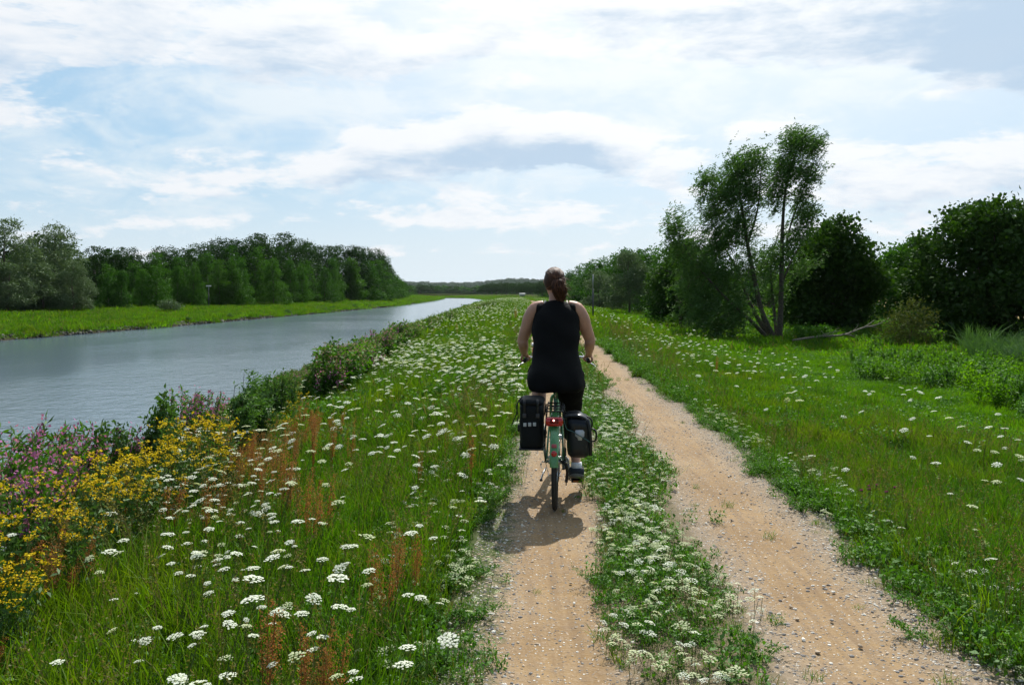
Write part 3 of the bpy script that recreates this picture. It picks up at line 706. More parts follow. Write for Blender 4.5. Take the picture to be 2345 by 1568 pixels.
for k, s in enumerate(stems):
    Q = [P3(a, b, YW + d) - org for a, b, d, r in s]; V, F = stube(Q, [q[3] for q in s], 8, 4)
    G().add(V, F).obj('stem' if k < 5 else 'limb', M['bark'], wil, smooth=True)
# leaf masses: (column, row, half width px, half height px, depth, leaf count)
WS = .88
cl = [(1822, 325, 40, 34, .2, 2600), (1862, 335, 22, 34, .3, 1200), (1800, 385, 46, 46, .2, 3000), (1850, 400, 34, 40, .3, 1400), (1775, 440, 30, 50, .2, 1500), (1835, 450, 30, 40, .2, 900), (1845, 490, 36, 28, .3, 1500), (1815, 540, 34, 34, .2, 1100),
      (1790, 575, 34, 34, .3, 900), (1760, 600, 28, 36, .6, 1300), (1690, 390, 40, 46, -.2, 2800), (1730, 370, 28, 32, -.3, 1200), (1668, 440, 46, 50, -.2, 3200), (1718, 440, 34, 46, -.3, 2000), (1615, 420, 30, 30, .8, 1100), (1628, 480, 36, 44, .8, 1900), (1690, 520, 52, 52, -.2, 3300),
      (1720, 600, 40, 48, -.3, 1200), (1640, 560, 50, 46, .6, 3000), (1540, 520, 26, 34, -1.4, 1100), (1562, 560, 34, 36, -1.4, 1600), (1590, 620, 56, 56, -1.0, 3600), (1660, 640, 60, 56, -.6, 3200), (1600, 700, 56, 52, -1.2, 3400), (1670, 715, 62, 46, -.8, 3200), (1640, 760, 56, 24, -1.0, 1500), (1770, 660, 40, 40, 1.0, 900), (1840, 610, 30, 26, .4, 700)]
sets = []
for (x, y, w, h, d, n) in cl:
    c0 = P3(x, y, YW + d) - org; w_, h_ = w / FPX * YW, h / FPX * YW
    n = int(n * 1.1); k = max(5, n // 14); c = c0 + rng.normal(size=(k, 3)) * np.array([w_ * 0.43, max(0.6, w_ * 0.5), h_ * 0.45])
    L = rng.uniform(0.45, 1.15, k); dd_ = rng.normal(size=(k, 3)) * 0.28 + np.array([0.55, 0.05, 0.55]); t = rng.uniform(0, 1, (k, 14))
    P = (c[:, None, :] + dd_[:, None, :] * (t * L[:, None])[..., None] + rng.normal(size=(k, 14, 3)) * 0.055).reshape(-1, 3)
    P -= np.repeat(dd_ * (L * .55)[:, None], 14, 0)
    D = np.repeat(dd_, 14, 0) + np.array([0.35, 0, -0.15]); sets.append(leaves(rng, P, 0.16, 0.30, 0.3, D * 1.2, 0.6))
gc = G()
for V, F in sets: gc.add(V, F)
gc.obj('crown', M['willow'], wil)
tw = G()
for (x, y, w, h, d, n) in cl:
    c0 = P3(x, y, YW + d) - org; w_, h_ = w / FPX * YW, h / FPX * YW
    for q in range(7):
        a = c0 + rng.normal(size=3) * np.array([w_ * .3, .3, h_ * .3]) + np.array([-.15, 0, -h_ * .5]); b = c0 + rng.normal(size=3) * np.array([w_ * .5, .5, h_ * .5]) + np.array([.25, 0, h_ * .3])
        V, F = stube([a, (a + b) / 2 + rng.normal(0, .06, 3), b], [.018, .012, .004], 4, 2); tw.add(V, F)
tw.obj('twigs', M['bark'], wil)

def lobed_tree(name, label, xb, Yb, outline, n, mat, size, seed, trunk_r=0.16, depth=2.4, asp=0.7, spread=0.24, extra=None):
    """broad tree whose lobes are given by column, row, radius in picture units"""
    rng = np.random.default_rng(seed); X = px(xb, Yb); t = empty(name, (X, Yb, float(hz(X, Yb)))); tag(t, label, 'tree'); o = np.array(t.location); k = Yb / FPX
    lobes = []
    for x, y, r in outline:
        for q in range(3):
            c = P3(x, y, Yb) - o; c[1] += rng.uniform(-depth, depth) * 0.8; lobes.append((c[0] + rng.normal(0, r * k * .25), c[1], c[2] + rng.normal(0, r * k * .2), r * k * .85, r * k * 1.1, r * k * .8))
    V, F = crown(rng, lobes, n, size, asp, 12, spread, 0.24, low=0.15); G().add(V, F).obj('crown', M[mat], t)
    g = G(); H = max(l[2] for l in lobes); limbs(rng, g, (0, 0, -.2), (0.2, 0, H * 0.85), trunk_r, 16, lobes); g.obj('trunk', M['bark'], t, smooth=True)
    return t
lobed_tree('oak_tree', 'dark round oak standing just right of the tall willow', 1902, 47, [(1900, 540, 34), (1865, 580, 40), (1935, 580, 42), (1900, 620, 50), (1845, 650, 44), (1960, 640, 46), (1985, 610, 22), (1900, 700, 60), (1850, 715, 40), (1955, 705, 46), (1905, 750, 40)], 26000, 'oak', 0.21, 31)
lobed_tree('ash_tree', 'lighter green thin-leaved tree in the gap between two dark oaks', 2075, 56, [(2075, 575, 30), (2045, 610, 34), (2110, 600, 34), (2075, 650, 44), (2030, 680, 36), (2110, 680, 40), (2070, 720, 44), (2020, 740, 30)], 14000, 'alder', 0.20, 32, 0.12, 1.8)
lobed_tree('oak_tree', 'large very dark oak at the right edge of the picture', 2270, 38, [(2215, 520, 36), (2270, 500, 40), (2330, 520, 44), (2165, 565, 42), (2390, 560, 50), (2240, 580, 60), (2320, 600, 60), (2150, 640, 48), (2200, 660, 56), (2290, 680, 62), (2370, 670, 56), (2170, 715, 44), (2240, 735, 44), (2320, 745, 44), (2400, 740, 40)], 36000, 'oak', 0.20, 33, 0.22, 2.8)
lobed_tree('bushy_tree', 'dark bushy tree filling the space left of the tall willow', 1560, 52, [(1560, 600, 34), (1530, 640, 36), (1600, 650, 40), (1560, 690, 46), (1620, 710, 44), (1520, 700, 26)], 14000, 'oak', 0.19, 34, 0.12, 2.0)
lobed_tree('brown_shrub', 'brownish half-withered shrub at the end of the fallen branch', 2080, 36, [(2088, 705, 16), (2062, 728, 18), (2050, 752, 20), (2098, 732, 24), (2072, 765, 26), (2112, 762, 22), (2040, 772, 16)], 2600, 'brownleaf', 0.12, 35, 0.04, 1.0, 0.5, 0.20)
lobed_tree('green_shrub', 'small pale green shrub in front of the dark row by the grass', 1492, 66, [(1490, 715, 14), (1505, 725, 14), (1478, 730, 12)], 1600, 'herb', 0.12, 36, 0.03, 0.5, 0.6, 0.12)
lobed_tree('green_shrub', 'low green shrub under the dark oak beside the willow foot', 1868, 39, [(1850, 765, 16), (1880, 760, 14), (1900, 772, 14)], 2200, 'herb', 0.11, 37, 0.03, 0.5, 0.6, 0.12)
lobed_tree('green_shrub', 'flat light green shrub at the wood edge across the canal', 388, 80, [(378, 700, 10), (392, 697, 10), (404, 702, 8)], 1600, 'greywillow', 0.13, 38, 0.03, 0.6, 0.6, 0.14)
for i, (x, sx) in enumerate(((655, 5), (735, 9), (812, 6), (770, 4), (845, 3), (885, 3), (520, 5), (430, 4), (690, 4))):
    k = np.interp(x, [400, 600, 770, 900], [69, 89.5, 118, 160]); X = float(Xfar(k)) - .35
    s_ = FPX / k; xx = 1172.5 + X * s_; yy = 668 + (CAMZ - float(hz(X, k))) * s_
    t = lobed_tree('bank_shrub', 'dark little shrub on the far bank waterline, %s from the left' % ordinal(sorted([655, 735, 812, 770, 845, 885, 520, 430, 690]).index(x) + 1), xx, k, [(xx, yy - sx * .8, sx), (xx + sx, yy - sx * .4, sx * .7)], 500, 'darkherb', 0.10, 50 + i, 0.02, 0.3, 0.6, 0.08)
    t['group'] = 'little shrubs on the far waterline'; t['category'] = 'shrub'

# fallen pale branch
fb = empty('fallen_branch', (px(1900, 36), 36, float(hz(px(1900, 36), 36)))); tag(fb, 'long pale fallen branch lying in the undergrowth right of the willow', 'branch')
o_ = np.array(fb.location)
for Q, r in (([(1815, 779), (1880, 770), (1930, 767), (1975, 751), (2010, 743), (2036, 728)], [.042, .045, .036, .034, .022, .010]), ([(1930, 765), (1950, 768), (1962, 776)], [.035, .025, .01]), ([(1975, 752), (1990, 742), (2002, 733)], [.03, .02, .008]), ([(1870, 772), (1900, 762), (1925, 757)], [.022, .014, .006]), ([(1905, 768), (1912, 757), (1922, 750)], [.014, .010, .004]), ([(1950, 760), (1962, 749), (1966, 740)], [.014, .009, .004]), ([(1990, 747), (2008, 750), (2020, 757)], [.014, .009, .004])):
    V, F = stube([P3(a, b, 36 + .1 * i) - o_ for i, (a, b) in enumerate(Q)], r, 7, 4); G().add(V, F).obj('bough', M['deadwood'], fb, smooth=True)

# thin poles
def pole(name, label, x, Y, ytop, r, sign):
    X = px(x, Y); z0 = float(hz(X, Y)); t = empty(name, (X, Y, z0)); tag(t, label, 'post'); H = pz(ytop, Y) - z0
    V, F = tube([(0, 0, -.2), (0, 0, H * .72)], [r, r], 8); G().add(V, F).obj('pole', pmat('dark_grey_paint', (0.05, 0.055, 0.06), 0.5), t, smooth=True)
    V, F = tube([(0, 0, H * .72), (0, 0, H)], [r * .8, r * .8], 8); G().add(V, F).obj('pole_top', pmat('grey_metal_pole', (0.30, 0.32, 0.33), 0.4), t, smooth=True)
    if sign: V, F = box((0, -.02, H + .06), (sign, .10, .13), 0, .02); G().add(V, F).obj('sign_plate', pmat('white_plate', (0.75, 0.76, 0.74), 0.5), t)
    else: V, F = ellipsoid((0, 0, H), (r * 1.1, r * 1.1, r), 8, 5); G().add(V, F).obj('cap', pmat('pole_cap', (0.4, 0.4, 0.4), 0.4), t, smooth=True)
pole('marker_pole', 'thin dark metal pole with grey top beside the path', 1358, 49, 630, .045, 0)
pole('sign_post', 'slender post with small white plate at the wood edge across the canal', 478, 96, 656, .04, .55)

# low white shed roof and fence far away by the canal bend
sh = empty('white_shed', (px(1196, 330), 330, .0)); tag(sh, 'tiny low white shed beyond the far end of the path bank', 'shed')
g = G(); g.add(*box((0, 0, .35), (2.2, 1.6, .9))); g.obj('wall', pmat('shed_wall', (.55, .53, .48), .8, noise=.1), sh)
g = G(); g.add(np.array([(-1.3, -1, .75), (1.3, -1, .75), (1.3, 1, .75), (-1.3, 1, .75), (-1.1, 0, 1.05), (1.1, 0, 1.05)], float), [np.array([[0, 1, 5, 4], [2, 3, 4, 5], [0, 3, 2, 1]]), np.array([[1, 2, 5], [3, 0, 4]])]); g.obj('roof', pmat('shed_roof', (.80, .79, .74), .7, noise=.08), sh)

# broken stone edging along the far waterline
rng = np.random.default_rng(4)
def rock(seed, mat, r=1.0):
    q = np.random.default_rng(seed); V, F = ellipsoid((0, 0, 0), (r, r * .8, r * .6), 7, 5); V = V * (1 + q.normal(0, .13, len(V)))[:, None]; return G().add(V, F).obj('rock', mat, link=False)
rm = pmat('bank_stone', (.20, .19, .16), .9, noise=.6, nscale=3); rm2 = pmat('bank_stone_dark', (.06, .058, .045), .9, noise=.5, nscale=3)
n = 1500; Yr = 36 + rng.uniform(0, 1, n) ** 1.5 * 190; g0 = rng.uniform(-.1, .45, n); Xr = Xfar(Yr) - g0
scatter('bank_stones', np.stack([Xr, Yr, np.interp(g0, [-.1, .45], [-1.2, -.93])], -1), [rock(1, rm), rock(2, rm2), rock(3, rm2)], rng.integers(0, 3, n), rng.uniform(.05, .16, n), rng.uniform(0, 3, (n, 3)), 'broken stone edging along the far waterline')

# the air itself: thin summer haze
me_ = G().add(*box((0, 1610, 26.5), (3060, 3500, 60.4))).mesh('haze', bpy.data.materials.new('summer_haze')); haze = bpy.data.objects.new('haze', me_); COL.objects.link(haze)
hm_ = me_.materials[0]; hm_.use_nodes = True; Hn = NT(hm_.node_tree); Hn.n.clear(); pv = Hn.node('ShaderNodeVolumePrincipled'); pv.inputs['Color'].default_value = (.84, .92, 1, 1); pv.inputs['Density'].default_value = .00004; pv.inputs['Anisotropy'].default_value = .2
ho = Hn.node('ShaderNodeOutputMaterial'); Hn.l.new(pv.outputs[0], ho.inputs['Volume']); haze['kind'] = 'stuff'; haze['label'] = 'thin pale blue haze over the land'
# ---------------------------------------------------------------- meadow
WIND = (0.12, -0.02)
def gproto(kind, seed):
    q = np.random.default_rng(seed); g = G()
    if kind == 'tuft':        # near long grass
        g.add(*blades(q, 34, .09, .14, .40, .0052, .40, WIND), 0); g.add(*blades(q, 2, .08, .20, .42, .004, .35, WIND), 1); mats = [M['grass'], M['dry']]
    elif kind == 'short':
        g.add(*blades(q, 30, .08, .04, .13, .0048, .6), 0); g.add(*blades(q, 4, .08, .05, .14, .004, .7), 1); mats = [M['grass'], M['dry']]
    elif kind == 'forb':      # low leafy herbs, clover, plantain, carrot foliage
        n = 60; a = q.uniform(0, 6.28, n); r = .10 * np.sqrt(q.uniform(0, 1, n)); P = np.stack([np.cos(a) * r, np.sin(a) * r, q.uniform(.01, .16, n)], -1)
        g.add(*leaves(q, P, .032, .6, .8), 0); g.add(*blades(q, 10, .08, .08, .26, .004, .5), 1); mats = [M['herb'], M['grass']]
    elif kind == 'fern':      # feathery foliage: many tiny leaflets along arching stalks
        for k in range(9):
            a = q.uniform(0, 6.28); L = q.uniform(.12, .24); t = np.linspace(.15, 1, 14); d = np.array([math.cos(a), math.sin(a)])
            P = np.stack([d[0] * t * L * .8, d[1] * t * L * .8, L * (t * 1.1 - .55 * t * t)], -1); P = np.repeat(P, 3, 0) + q.normal(size=(42, 3)) * .010
            g.add(*leaves(q, P, .022, .4, .6), 0)
        mats = [M['herb']]
    elif kind == 'seed':      # flowering grass stems
        for k in range(5):
            a = q.uniform(0, 6.28); h = q.uniform(.35, .60); l = q.uniform(.05, .18); b = q.normal(0, .05, 2); P = np.array([[b[0], b[1], 0], [b[0] + math.cos(a) * l * .3, b[1] + math.sin(a) * l * .3, h * .6], [b[0] + math.cos(a) * l + .06, b[1] + math.sin(a) * l, h]])
            V, F = tube(P, [.0014, .0012, .0008], 3, False); g.add(V, F, 0)
            t = q.uniform(.75, 1.02, 16); Q = P[1] + (P[2] - P[1]) * ((t - .6) / .4)[:, None] + q.normal(size=(16, 3)) * .006; g.add(*leaves(q, Q, .016, .4, 0), 0)
        g.add(*blades(q, 8, .07, .15, .35, .004, .4, WIND), 1); mats = [M['dry'], M['grass']]
    elif kind == 'patch':     # middle distance
        g.add(*blades(q, 110, .24, .14, .40, .010, .40, WIND), 0); g.add(*blades(q, 7, .24, .18, .44, .006, .4, WIND), 1); mats = [M['grass'], M['dry']]
    elif kind == 'lushpatch':
        g.add(*blades(q, 130, .24, .10, .30, .011, .5, WIND), 0); g.add(*blades(q, 5, .24, .14, .34, .007, .4, WIND), 1); mats = [M['lush'], M['dry']]
    elif kind == 'leafpatch':
        n = 150; a = q.uniform(0, 6.28, n); r = .24 * np.sqrt(q.uniform(0, 1, n)); P = np.stack([np.cos(a) * r, np.sin(a) * r, q.uniform(.02, .28, n)], -1)
        g.add(*leaves(q, P, .05, .6, .8), 0); g.add(*blades(q, 40, .22, .1, .36, .009, .4, WIND), 1); mats = [M['herb'], M['grass']]
    elif kind == 'farpatch':
        g.add(*blades(q, 110, .8, .14, .38, .032, .5, WIND), 0); g.add(*blades(q, 8, .8, .15, .4, .022, .5, WIND), 1); mats = [M['grass'], M['dry']]
    elif kind == 'farlush':
        g.add(*blades(q, 130, .8, .10, .28, .035, .5, WIND), 0); g.add(*blades(q, 12, .8, .15, .34, .022, .5, WIND), 1); mats = [M['lush'], M['dry']]
    elif kind == 'nettle':    # rough leafy stalks
        for k in range(12):
            b = q.normal(0, .16, 2); h = q.uniform(.35, .80); l = q.normal(0, .08, 2); V, F = tube([(b[0], b[1], 0), (b[0] + l[0], b[1] + l[1], h)], [.005, .003], 3, False); g.add(V, F, 1)
            t = np.repeat(np.linspace(.2, 1, 11), 3); P = np.stack([b[0] + l[0] * t, b[1] + l[1] * t, h * t], -1) + q.normal(size=(33, 3)) * .025; g.add(*leaves(q, P, .085, .5, .8), 0)
        mats = [M['lush'] if seed % 2 else M['herb'], M['stem']]
    elif kind == 'reed':
        g.add(*blades(q, 60, .30, .5, 1.1, .022, .45, (0.45, 0)), 0); mats = [M['reed']]
    return g.obj('kind', mats, link=False)

rng = np.random.default_rng(8)
def pts_in(n, x0, x1, y0, y1, keep):
    X = rng.uniform(x0, x1, n); Y = rng.uniform(y0, y1, n); k = keep(X, Y); return X[k], Y[k]
def in_view(X, Y, m=1.0): return np.abs(X) < Y * 0.63 + m
def on_land(X, Y): return hz(X, Y) > -1.13
def wobble(X, Y): return 0.10 * np.sin(Y * 2.1 + X) + 0.08 * np.sin(Y * 5.3 + 1.0 - X * 2) + 0.05 * np.sin(Y * 11.0)
def greens(X, Y):
    """share of green cover round the ruts: 0 on bare gravel, 1 in the meadow"""
    u = X - cpath(Y); w = wobble(X, Y); lo = -1.20 + w; hi = 1.05 + w * .9
    outer = np.clip((lo - u) / .18 + .25, 0, 1) + np.clip((u - hi) / .18 + .25, 0, 1)
    cen = np.clip((0.32 + .10 * np.sin(Y * 1.9) - np.abs(u + .17 - .06 * np.sin(Y * .9))) / .16, 0, 1) * np.clip((Y - 2.6) / 2.2, .35, 1)
    return np.clip(np.maximum(outer, cen), 0, 1), cen
def thin(X, Y, p): k = rng.uniform(size=len(X)) < p; return X[k], Y[k]
def lush_share(X, Y):
    u = X - cpath(Y); return np.clip((u - 3.2) / 2.0, 0, 1) * np.where(X < 40, 1, 0)

def lay(name, label, n, box_, kinds, nvar, scl, pick, keep, tilt=.10, flat=1.0):
    X, Y = pts_in(n, *box_, keep); Z = hz(X, Y) + np.where(np.abs(X - cpath(Y)) < 1.3, .012, -.01)
    protos = [gproto(k, 300 + 17 * i + j) for i, k in enumerate(kinds) for j in range(nvar)]
    w = pick(X, Y); w = w / w.sum(1)[:, None]; c = w.cumsum(1); r = rng.uniform(size=len(X)); ki = (r[:, None] > c).sum(1).clip(0, len(kinds) - 1)
    idx = ki * nvar + rng.integers(0, nvar, len(X)); rot = np.stack([rng.normal(0, tilt, len(X)), rng.normal(0, tilt, len(X)), rng.uniform(-.6, .6, len(X)) if False else rng.uniform(0, 6.28, len(X))], -1)
    s = rng.uniform(scl[0], scl[1], len(X)) * (np.clip(Y / 11, 1, 1.7) if name == 'verge_grass' else 1) * (np.where(X > cpath(Y), .74, 1) if name in ('meadow_grass', 'middle_grass') else 1) * (0.85 + .3 * np.sin(X * 1.3 + np.cos(Y * .7) * 2) * .5 + .15)
    return scatter(name, np.stack([X, Y, Z], -1), protos, idx, np.stack([s, s, s * flat], -1), rot, label)
def st(*a): return np.stack(a, -1)
one = lambda X: np.ones_like(X)

# near meadow, tuft by tuft
lay('meadow_grass', 'long green meadow grass in the foreground', 16500, (-7, 8.5, 1.4, 10), ['tuft', 'forb', 'fern', 'seed'], 5, (.7, 1.15),
    lambda X, Y: st(one(X) * .62, one(X) * .18, one(X) * .12, one(X) * .08),
    lambda X, Y: in_view(X, Y) & on_land(X, Y) & (np.abs(X - cpath(Y) + .06) > 1.27))
# short worn sward along the ruts and between them
def kshort(X, Y):
    g, c = greens(X, Y); u = X - cpath(Y); near = np.clip((1.75 - np.abs(u)) / .4, 0, 1)
    return in_view(X, Y) & (rng.uniform(size=len(X)) < g * near)
lay('verge_grass', 'short trodden grass along the ruts and in the green middle strip', 42000, (-1.5, 5, 1.6, 26), ['short', 'forb', 'fern', 'seed'], 5, (.55, 1.0),
    lambda X, Y: st(one(X) * .55, one(X) * .24, one(X) * .18, one(X) * .03), kshort)
lay('rut_weeds', 'small weeds and grass tufts creeping into the gravel', 2600, (-1.2, 4, 1.8, 22), ['short', 'forb'], 4, (.25, .6),
    lambda X, Y: st(one(X), one(X) * .6),
    lambda X, Y: (np.abs(X - cpath(Y)) < 1.12) & (rng.uniform(size=len(X)) < .05 + .9 * np.clip((np.minimum(np.abs(X - cpath(Y) + .76), np.abs(X - cpath(Y) - .62)) - .22) / .25, 0, 1) * (np.sin(X * 7 + Y * 3) > .2)))
# middle distance
lay('middle_grass', 'grass of the meadow in the middle distance', 17000, (-9, 22, 9, 32), ['patch', 'leafpatch', 'lushpatch'], 5, (.8, 1.2),
    lambda X, Y: st((1 - lush_share(X, Y)) * .75 + .03, one(X) * .16, lush_share(X, Y) + .05),
    lambda X, Y: in_view(X, Y, 2) & on_land(X, Y) & (np.abs(X - cpath(Y)) > 1.25))
lay('strip_grass', 'green middle strip of the path further away', 900, (0, 5, 20, 60), ['short', 'forb'], 4, (1.2, 2.0),
    lambda X, Y: st(one(X), one(X)), lambda X, Y: np.abs(X - cpath(Y) + .14) < .30)
lay('far_grass', 'grass of the distant meadow and far bank', 26000, (-60, 40, 30, 130), ['farpatch', 'farlush'], 4, (.9, 1.3),
    lambda X, Y: st(np.where(X < -15, .55, 1 - lush_share(X, Y)) + .05, np.where(X < -15, .5, lush_share(X, Y)) + .05),
    lambda X, Y: in_view(X, Y, 3) & on_land(X, Y) & (np.abs(X - cpath(Y)) > 1.4) & (X > -44))
lay('horizon_grass', 'grass far along both banks', 16000, (-60, 30, 130, 400), ['farpatch', 'farlush'], 4, (1.6, 2.4),
    lambda X, Y: st(one(X) * .5, one(X) * .5), lambda X, Y: in_view(X, Y, 3) & on_land(X, Y) & (np.abs(X - cpath(Y)) > 1.9) & (X > -50) & (X < 15), flat=.45)
# rough herbs on the right
def rough(X, Y): return (X > np.interp(Y, [8, 14, 22, 35, 60], [9.0, 9.6, 9.2, 11.5, 14])) & (X < 30) & ~((Y > 25) & (Y < 43) & (X < 19.5) & (rng.uniform(size=np.shape(X)) < .93))
lay('rough_herbs', 'knee-high nettles and rough herbs below the trees on the right', 8000, (7, 30, 8, 60), ['nettle'], 6, (.4, .95),
    lambda X, Y: st(one(X)), lambda X, Y: in_view(X, Y, 2) & rough(X + rng.normal(0, .6, len(X)), Y) & (np.sin(X * .9 + 1.3 * np.sin(Y * .5)) * np.cos(Y * .7 + X * .3) > -.55))
lay('reeds', 'pale green reeds bending in the wind at the right edge', 260, (15, 24, 24, 34), ['reed'], 4, (.8, 1.3),
    lambda X, Y: st(one(X)), lambda X, Y: in_view(X, Y, 2) & (X > Y * .545 + rng.normal(0, .6, len(X))))

# ---------------------------------------------------------------- pebbles
def pebm(name, a, b):
    m = pmat(name, a, .8, spec=.3); N = NT(m.node_tree); bs = N.n['Principled BSDF']; oi = N.node('ShaderNodeObjectInfo')
    N.put(bs.inputs['Base Color'], N.mix(oi.outputs['Random'], a, b)); return m
pm = [pebm('pebble_tan', (.34, .25, .17), (.55, .44, .32)), pebm('pebble_grey', (.13, .12, .115), (.30, .28, .26)), pebm('pebble_white', (.50, .47, .42), (.70, .67, .60))]
def peb(seed, m):
    q = np.random.default_rng(seed); V, F = ellipsoid((0, 0, .2), (1, q.uniform(.55, .9), q.uniform(.35, .55)), 7, 5); V = V * (1 + q.normal(0, .07, len(V)))[:, None]; return G().add(V, F).obj('kind', m, link=False)
n = 150000; U_ = rng.uniform(-1.25, 1.2, n); Y = 2.2 + 14 * rng.uniform(0, 1, n) ** 1.5; X = U_ + cpath(Y)
du = np.minimum(np.abs(U_ + .74), np.abs(U_ - .58)); k = rng.uniform(size=n) < np.clip((du - .04) / .32, .22, 1) * .9
X, Y, U_ = X[k], Y[k], U_[k]; sz = np.clip(rng.lognormal(-5.38, .46, len(X)), .0022, .013)
scatter('pebbles', np.stack([X, Y, hz(X, Y) + .028 - .018 * np.exp(-((U_ + .74) / .26) ** 2) - .018 * np.exp(-((U_ - .58) / .30) ** 2)], -1), [peb(900 + i, pm[i % 3]) for i in range(9)],
        rng.choice(9, len(X), p=np.array([3, 3, 1.2] * 3) / 21.6), sz, rng.normal(0, 1, (len(X), 3)) * np.array([.15, .15, 3]), 'small loose pebbles on the gravel path')
spot = {True: 'left', False: 'right'}
stone_src = [peb(950 + i, pm[(2, 0, 1)[i % 3]]) for i in range(6)]
stone_list = []
for k in range(44):
    y = 2.7 + rng.uniform(0, 1) ** 1.3 * 5; side = rng.uniform() < .5; u = (-.74 if side else .58) + rng.normal(0, .27); u = float(np.clip(u, -1.15, 1.1)); x = u + float(cpath(y)); s = rng.uniform(.009, .016)
    stone_list.append((y, side, x, s, k % 6, u))
stone_list.sort(); cnt = {}
for y, side, x, s, k, u in stone_list:
    o = bpy.data.objects.new('loose_stone', stone_src[k].data); COL.objects.link(o); o.location = (x, y, float(hz(x, y)) + .022); o.scale = (s, s, s); o.rotation_euler = (rng.normal(0, .15), rng.normal(0, .15), rng.uniform(0, 6)); kk = (side, k % 3); cnt[kk] = cnt.get(kk, 0) + 1
    tag(o, '%s loose stone on the %s rut, %s nearest of its colour' % (('pale', 'tan', 'dark grey')[k % 3], spot[side], ordinal(cnt[kk])), 'stone', 'loose stones on the gravel path')

# ---------------------------------------------------------------- wild carrot umbels
def umbel(seed, Rr=.038, tight=False, mi=0):
    q = np.random.default_rng(seed); g = G(); n = 34 if not tight else 20
    for k in range(n):
        r = Rr * math.sqrt((k + .5) / n); a = k * 2.39996 + q.normal(0, .15); z = .010 * (1 - (r / Rr) ** 2) + q.normal(0, .0012); c = np.array([math.cos(a) * r, math.sin(a) * r, z]); rr = Rr * .185 * q.uniform(.75, 1.2)
        m_ = 7; b = np.arange(m_) / m_ * 2 * PI + q.uniform(0, 6); ro = rr * q.uniform(.65, 1.15, m_)
        V = np.concatenate([[c + (0, 0, .0022)], c + np.stack([np.cos(b) * ro, np.sin(b) * ro, q.normal(0, .001, m_)], -1)]); j = np.arange(m_)
        g.add(V, np.stack([np.zeros(m_, int), 1 + j, 1 + (j + 1) % m_], -1))
    return g
def rays(seed, Rr=.038):
    q = np.random.default_rng(seed); g = G()
    for k in range(12):
        a = k * 2.4; r = Rr * math.sqrt((k + .5) / 12) * .95; V, F = tube([(0, 0, -.034), (math.cos(a) * r * .6, math.sin(a) * r * .6, -.012), (math.cos(a) * r, math.sin(a) * r, .002)], .0009, 3, False); g.add(V, F)
    return g
NU = 6
um_mesh = [umbel(700 + i, tight=(i == 5)).mesh('umbel', M['umbel'] if i < 4 else M['umbel2']) for i in range(NU)]
ray_mesh = [rays(720 + i).mesh('rays', M['stem']) for i in range(2)]
def stem_mesh(h, lean, q):
    g = G(); P = np.array([(0, 0, 0), (lean[0] * .25, lean[1] * .25, h * .5), (lean[0], lean[1], h)]); V, F = stube(P, [.0022, .0018, .0013], 4, 3, cap=False); g.add(V, F)
    t = q.uniform(.1, .6, 14); Q = P[0] + (P[2] - P[0]) * t[:, None] + q.normal(size=(14, 3)) * .02; g.add(*leaves(q, Q, .03, .3, .5)); return g.mesh('stem', M['stem'])
stems_ = [((h, l), stem_mesh(h, l, np.random.default_rng(740 + i))) for i, (h, l) in enumerate([(.42, (.05, .0)), (.50, (.08, .02)), (.58, (.10, -.02)), (.36, (.03, .03)), (.50, (-.04, .02)), (.64, (.13, .0)), (.28, (.03, -.03))])]

def fdens(X, Y):
    """where umbels crowd: thick swathe left of the path, sparser right of it"""
    e = X - Xnear(Y); u = X - cpath(Y)
    left = np.where((u < -1.15) & (e > 1.6), 1.0, 0) * np.clip((e - 1.4) / 1.4, 0, 1) * np.interp(Y, [1.5, 4, 7, 9, 30, 80], [1.1, 1.15, 1.4, 1.1, .75, .5])
    left = left * (.55 + .45 * np.sin(X * 1.9 + Y * .8 + 2 * np.sin(Y * .45 + X)))
    right = np.where((u > 1.2) & (u < 6), .11, 0) * np.interp(u, [1.2, 2, 4.5, 6], [.5, 1, .6, .05]) * np.interp(Y, [2, 10, 16, 60], [1.8, .6, 1.4, 1.3])
    return left + right * (.5 + .7 * (np.sin(X * 1.7 + Y * .9) > 0))
FX = rng.uniform(-8, 9, 60000); FY = 1.6 + 24 * rng.uniform(0, 1, 60000) ** 1.0
k = in_view(FX, FY, .3) & (rng.uniform(size=len(FX)) < fdens(FX, FY) * .30); FX, FY = FX[k], FY[k]
Z_ = hz(FX, FY)
seen = (np.abs((FX) / FY * FPX) < 1200) & (668 + (CAMZ - Z_ - .45) / FY * FPX < 1585)
FX, FY, Z_ = FX[seen], FY[seen], Z_[seen]
o_ = np.argsort(FY); FX, FY, Z_ = FX[o_], FY[o_], Z_[o_]
NI = 300
zc = {}
def zord(*k): zc[k] = zc.get(k, 0) + 1; return ordinal(zc[k])
def zone(x, y, u):
    if u > 1.2: return ('right meadow', 'in the grass right of the right rut')
    if y < 3.4: return ('front', 'in grass near the lower picture edge')
    if x < -2.4: return ('ragwort', 'among stalks beside the yellow ragwort')
    if u > -1.9: return ('rut', 'close to the left rut behind the cyclist')
    if y < 4.6: return ('mid left', 'in the foreground grass left of the path')
    return ('mid', 'in the meadow below the dense white swathe')
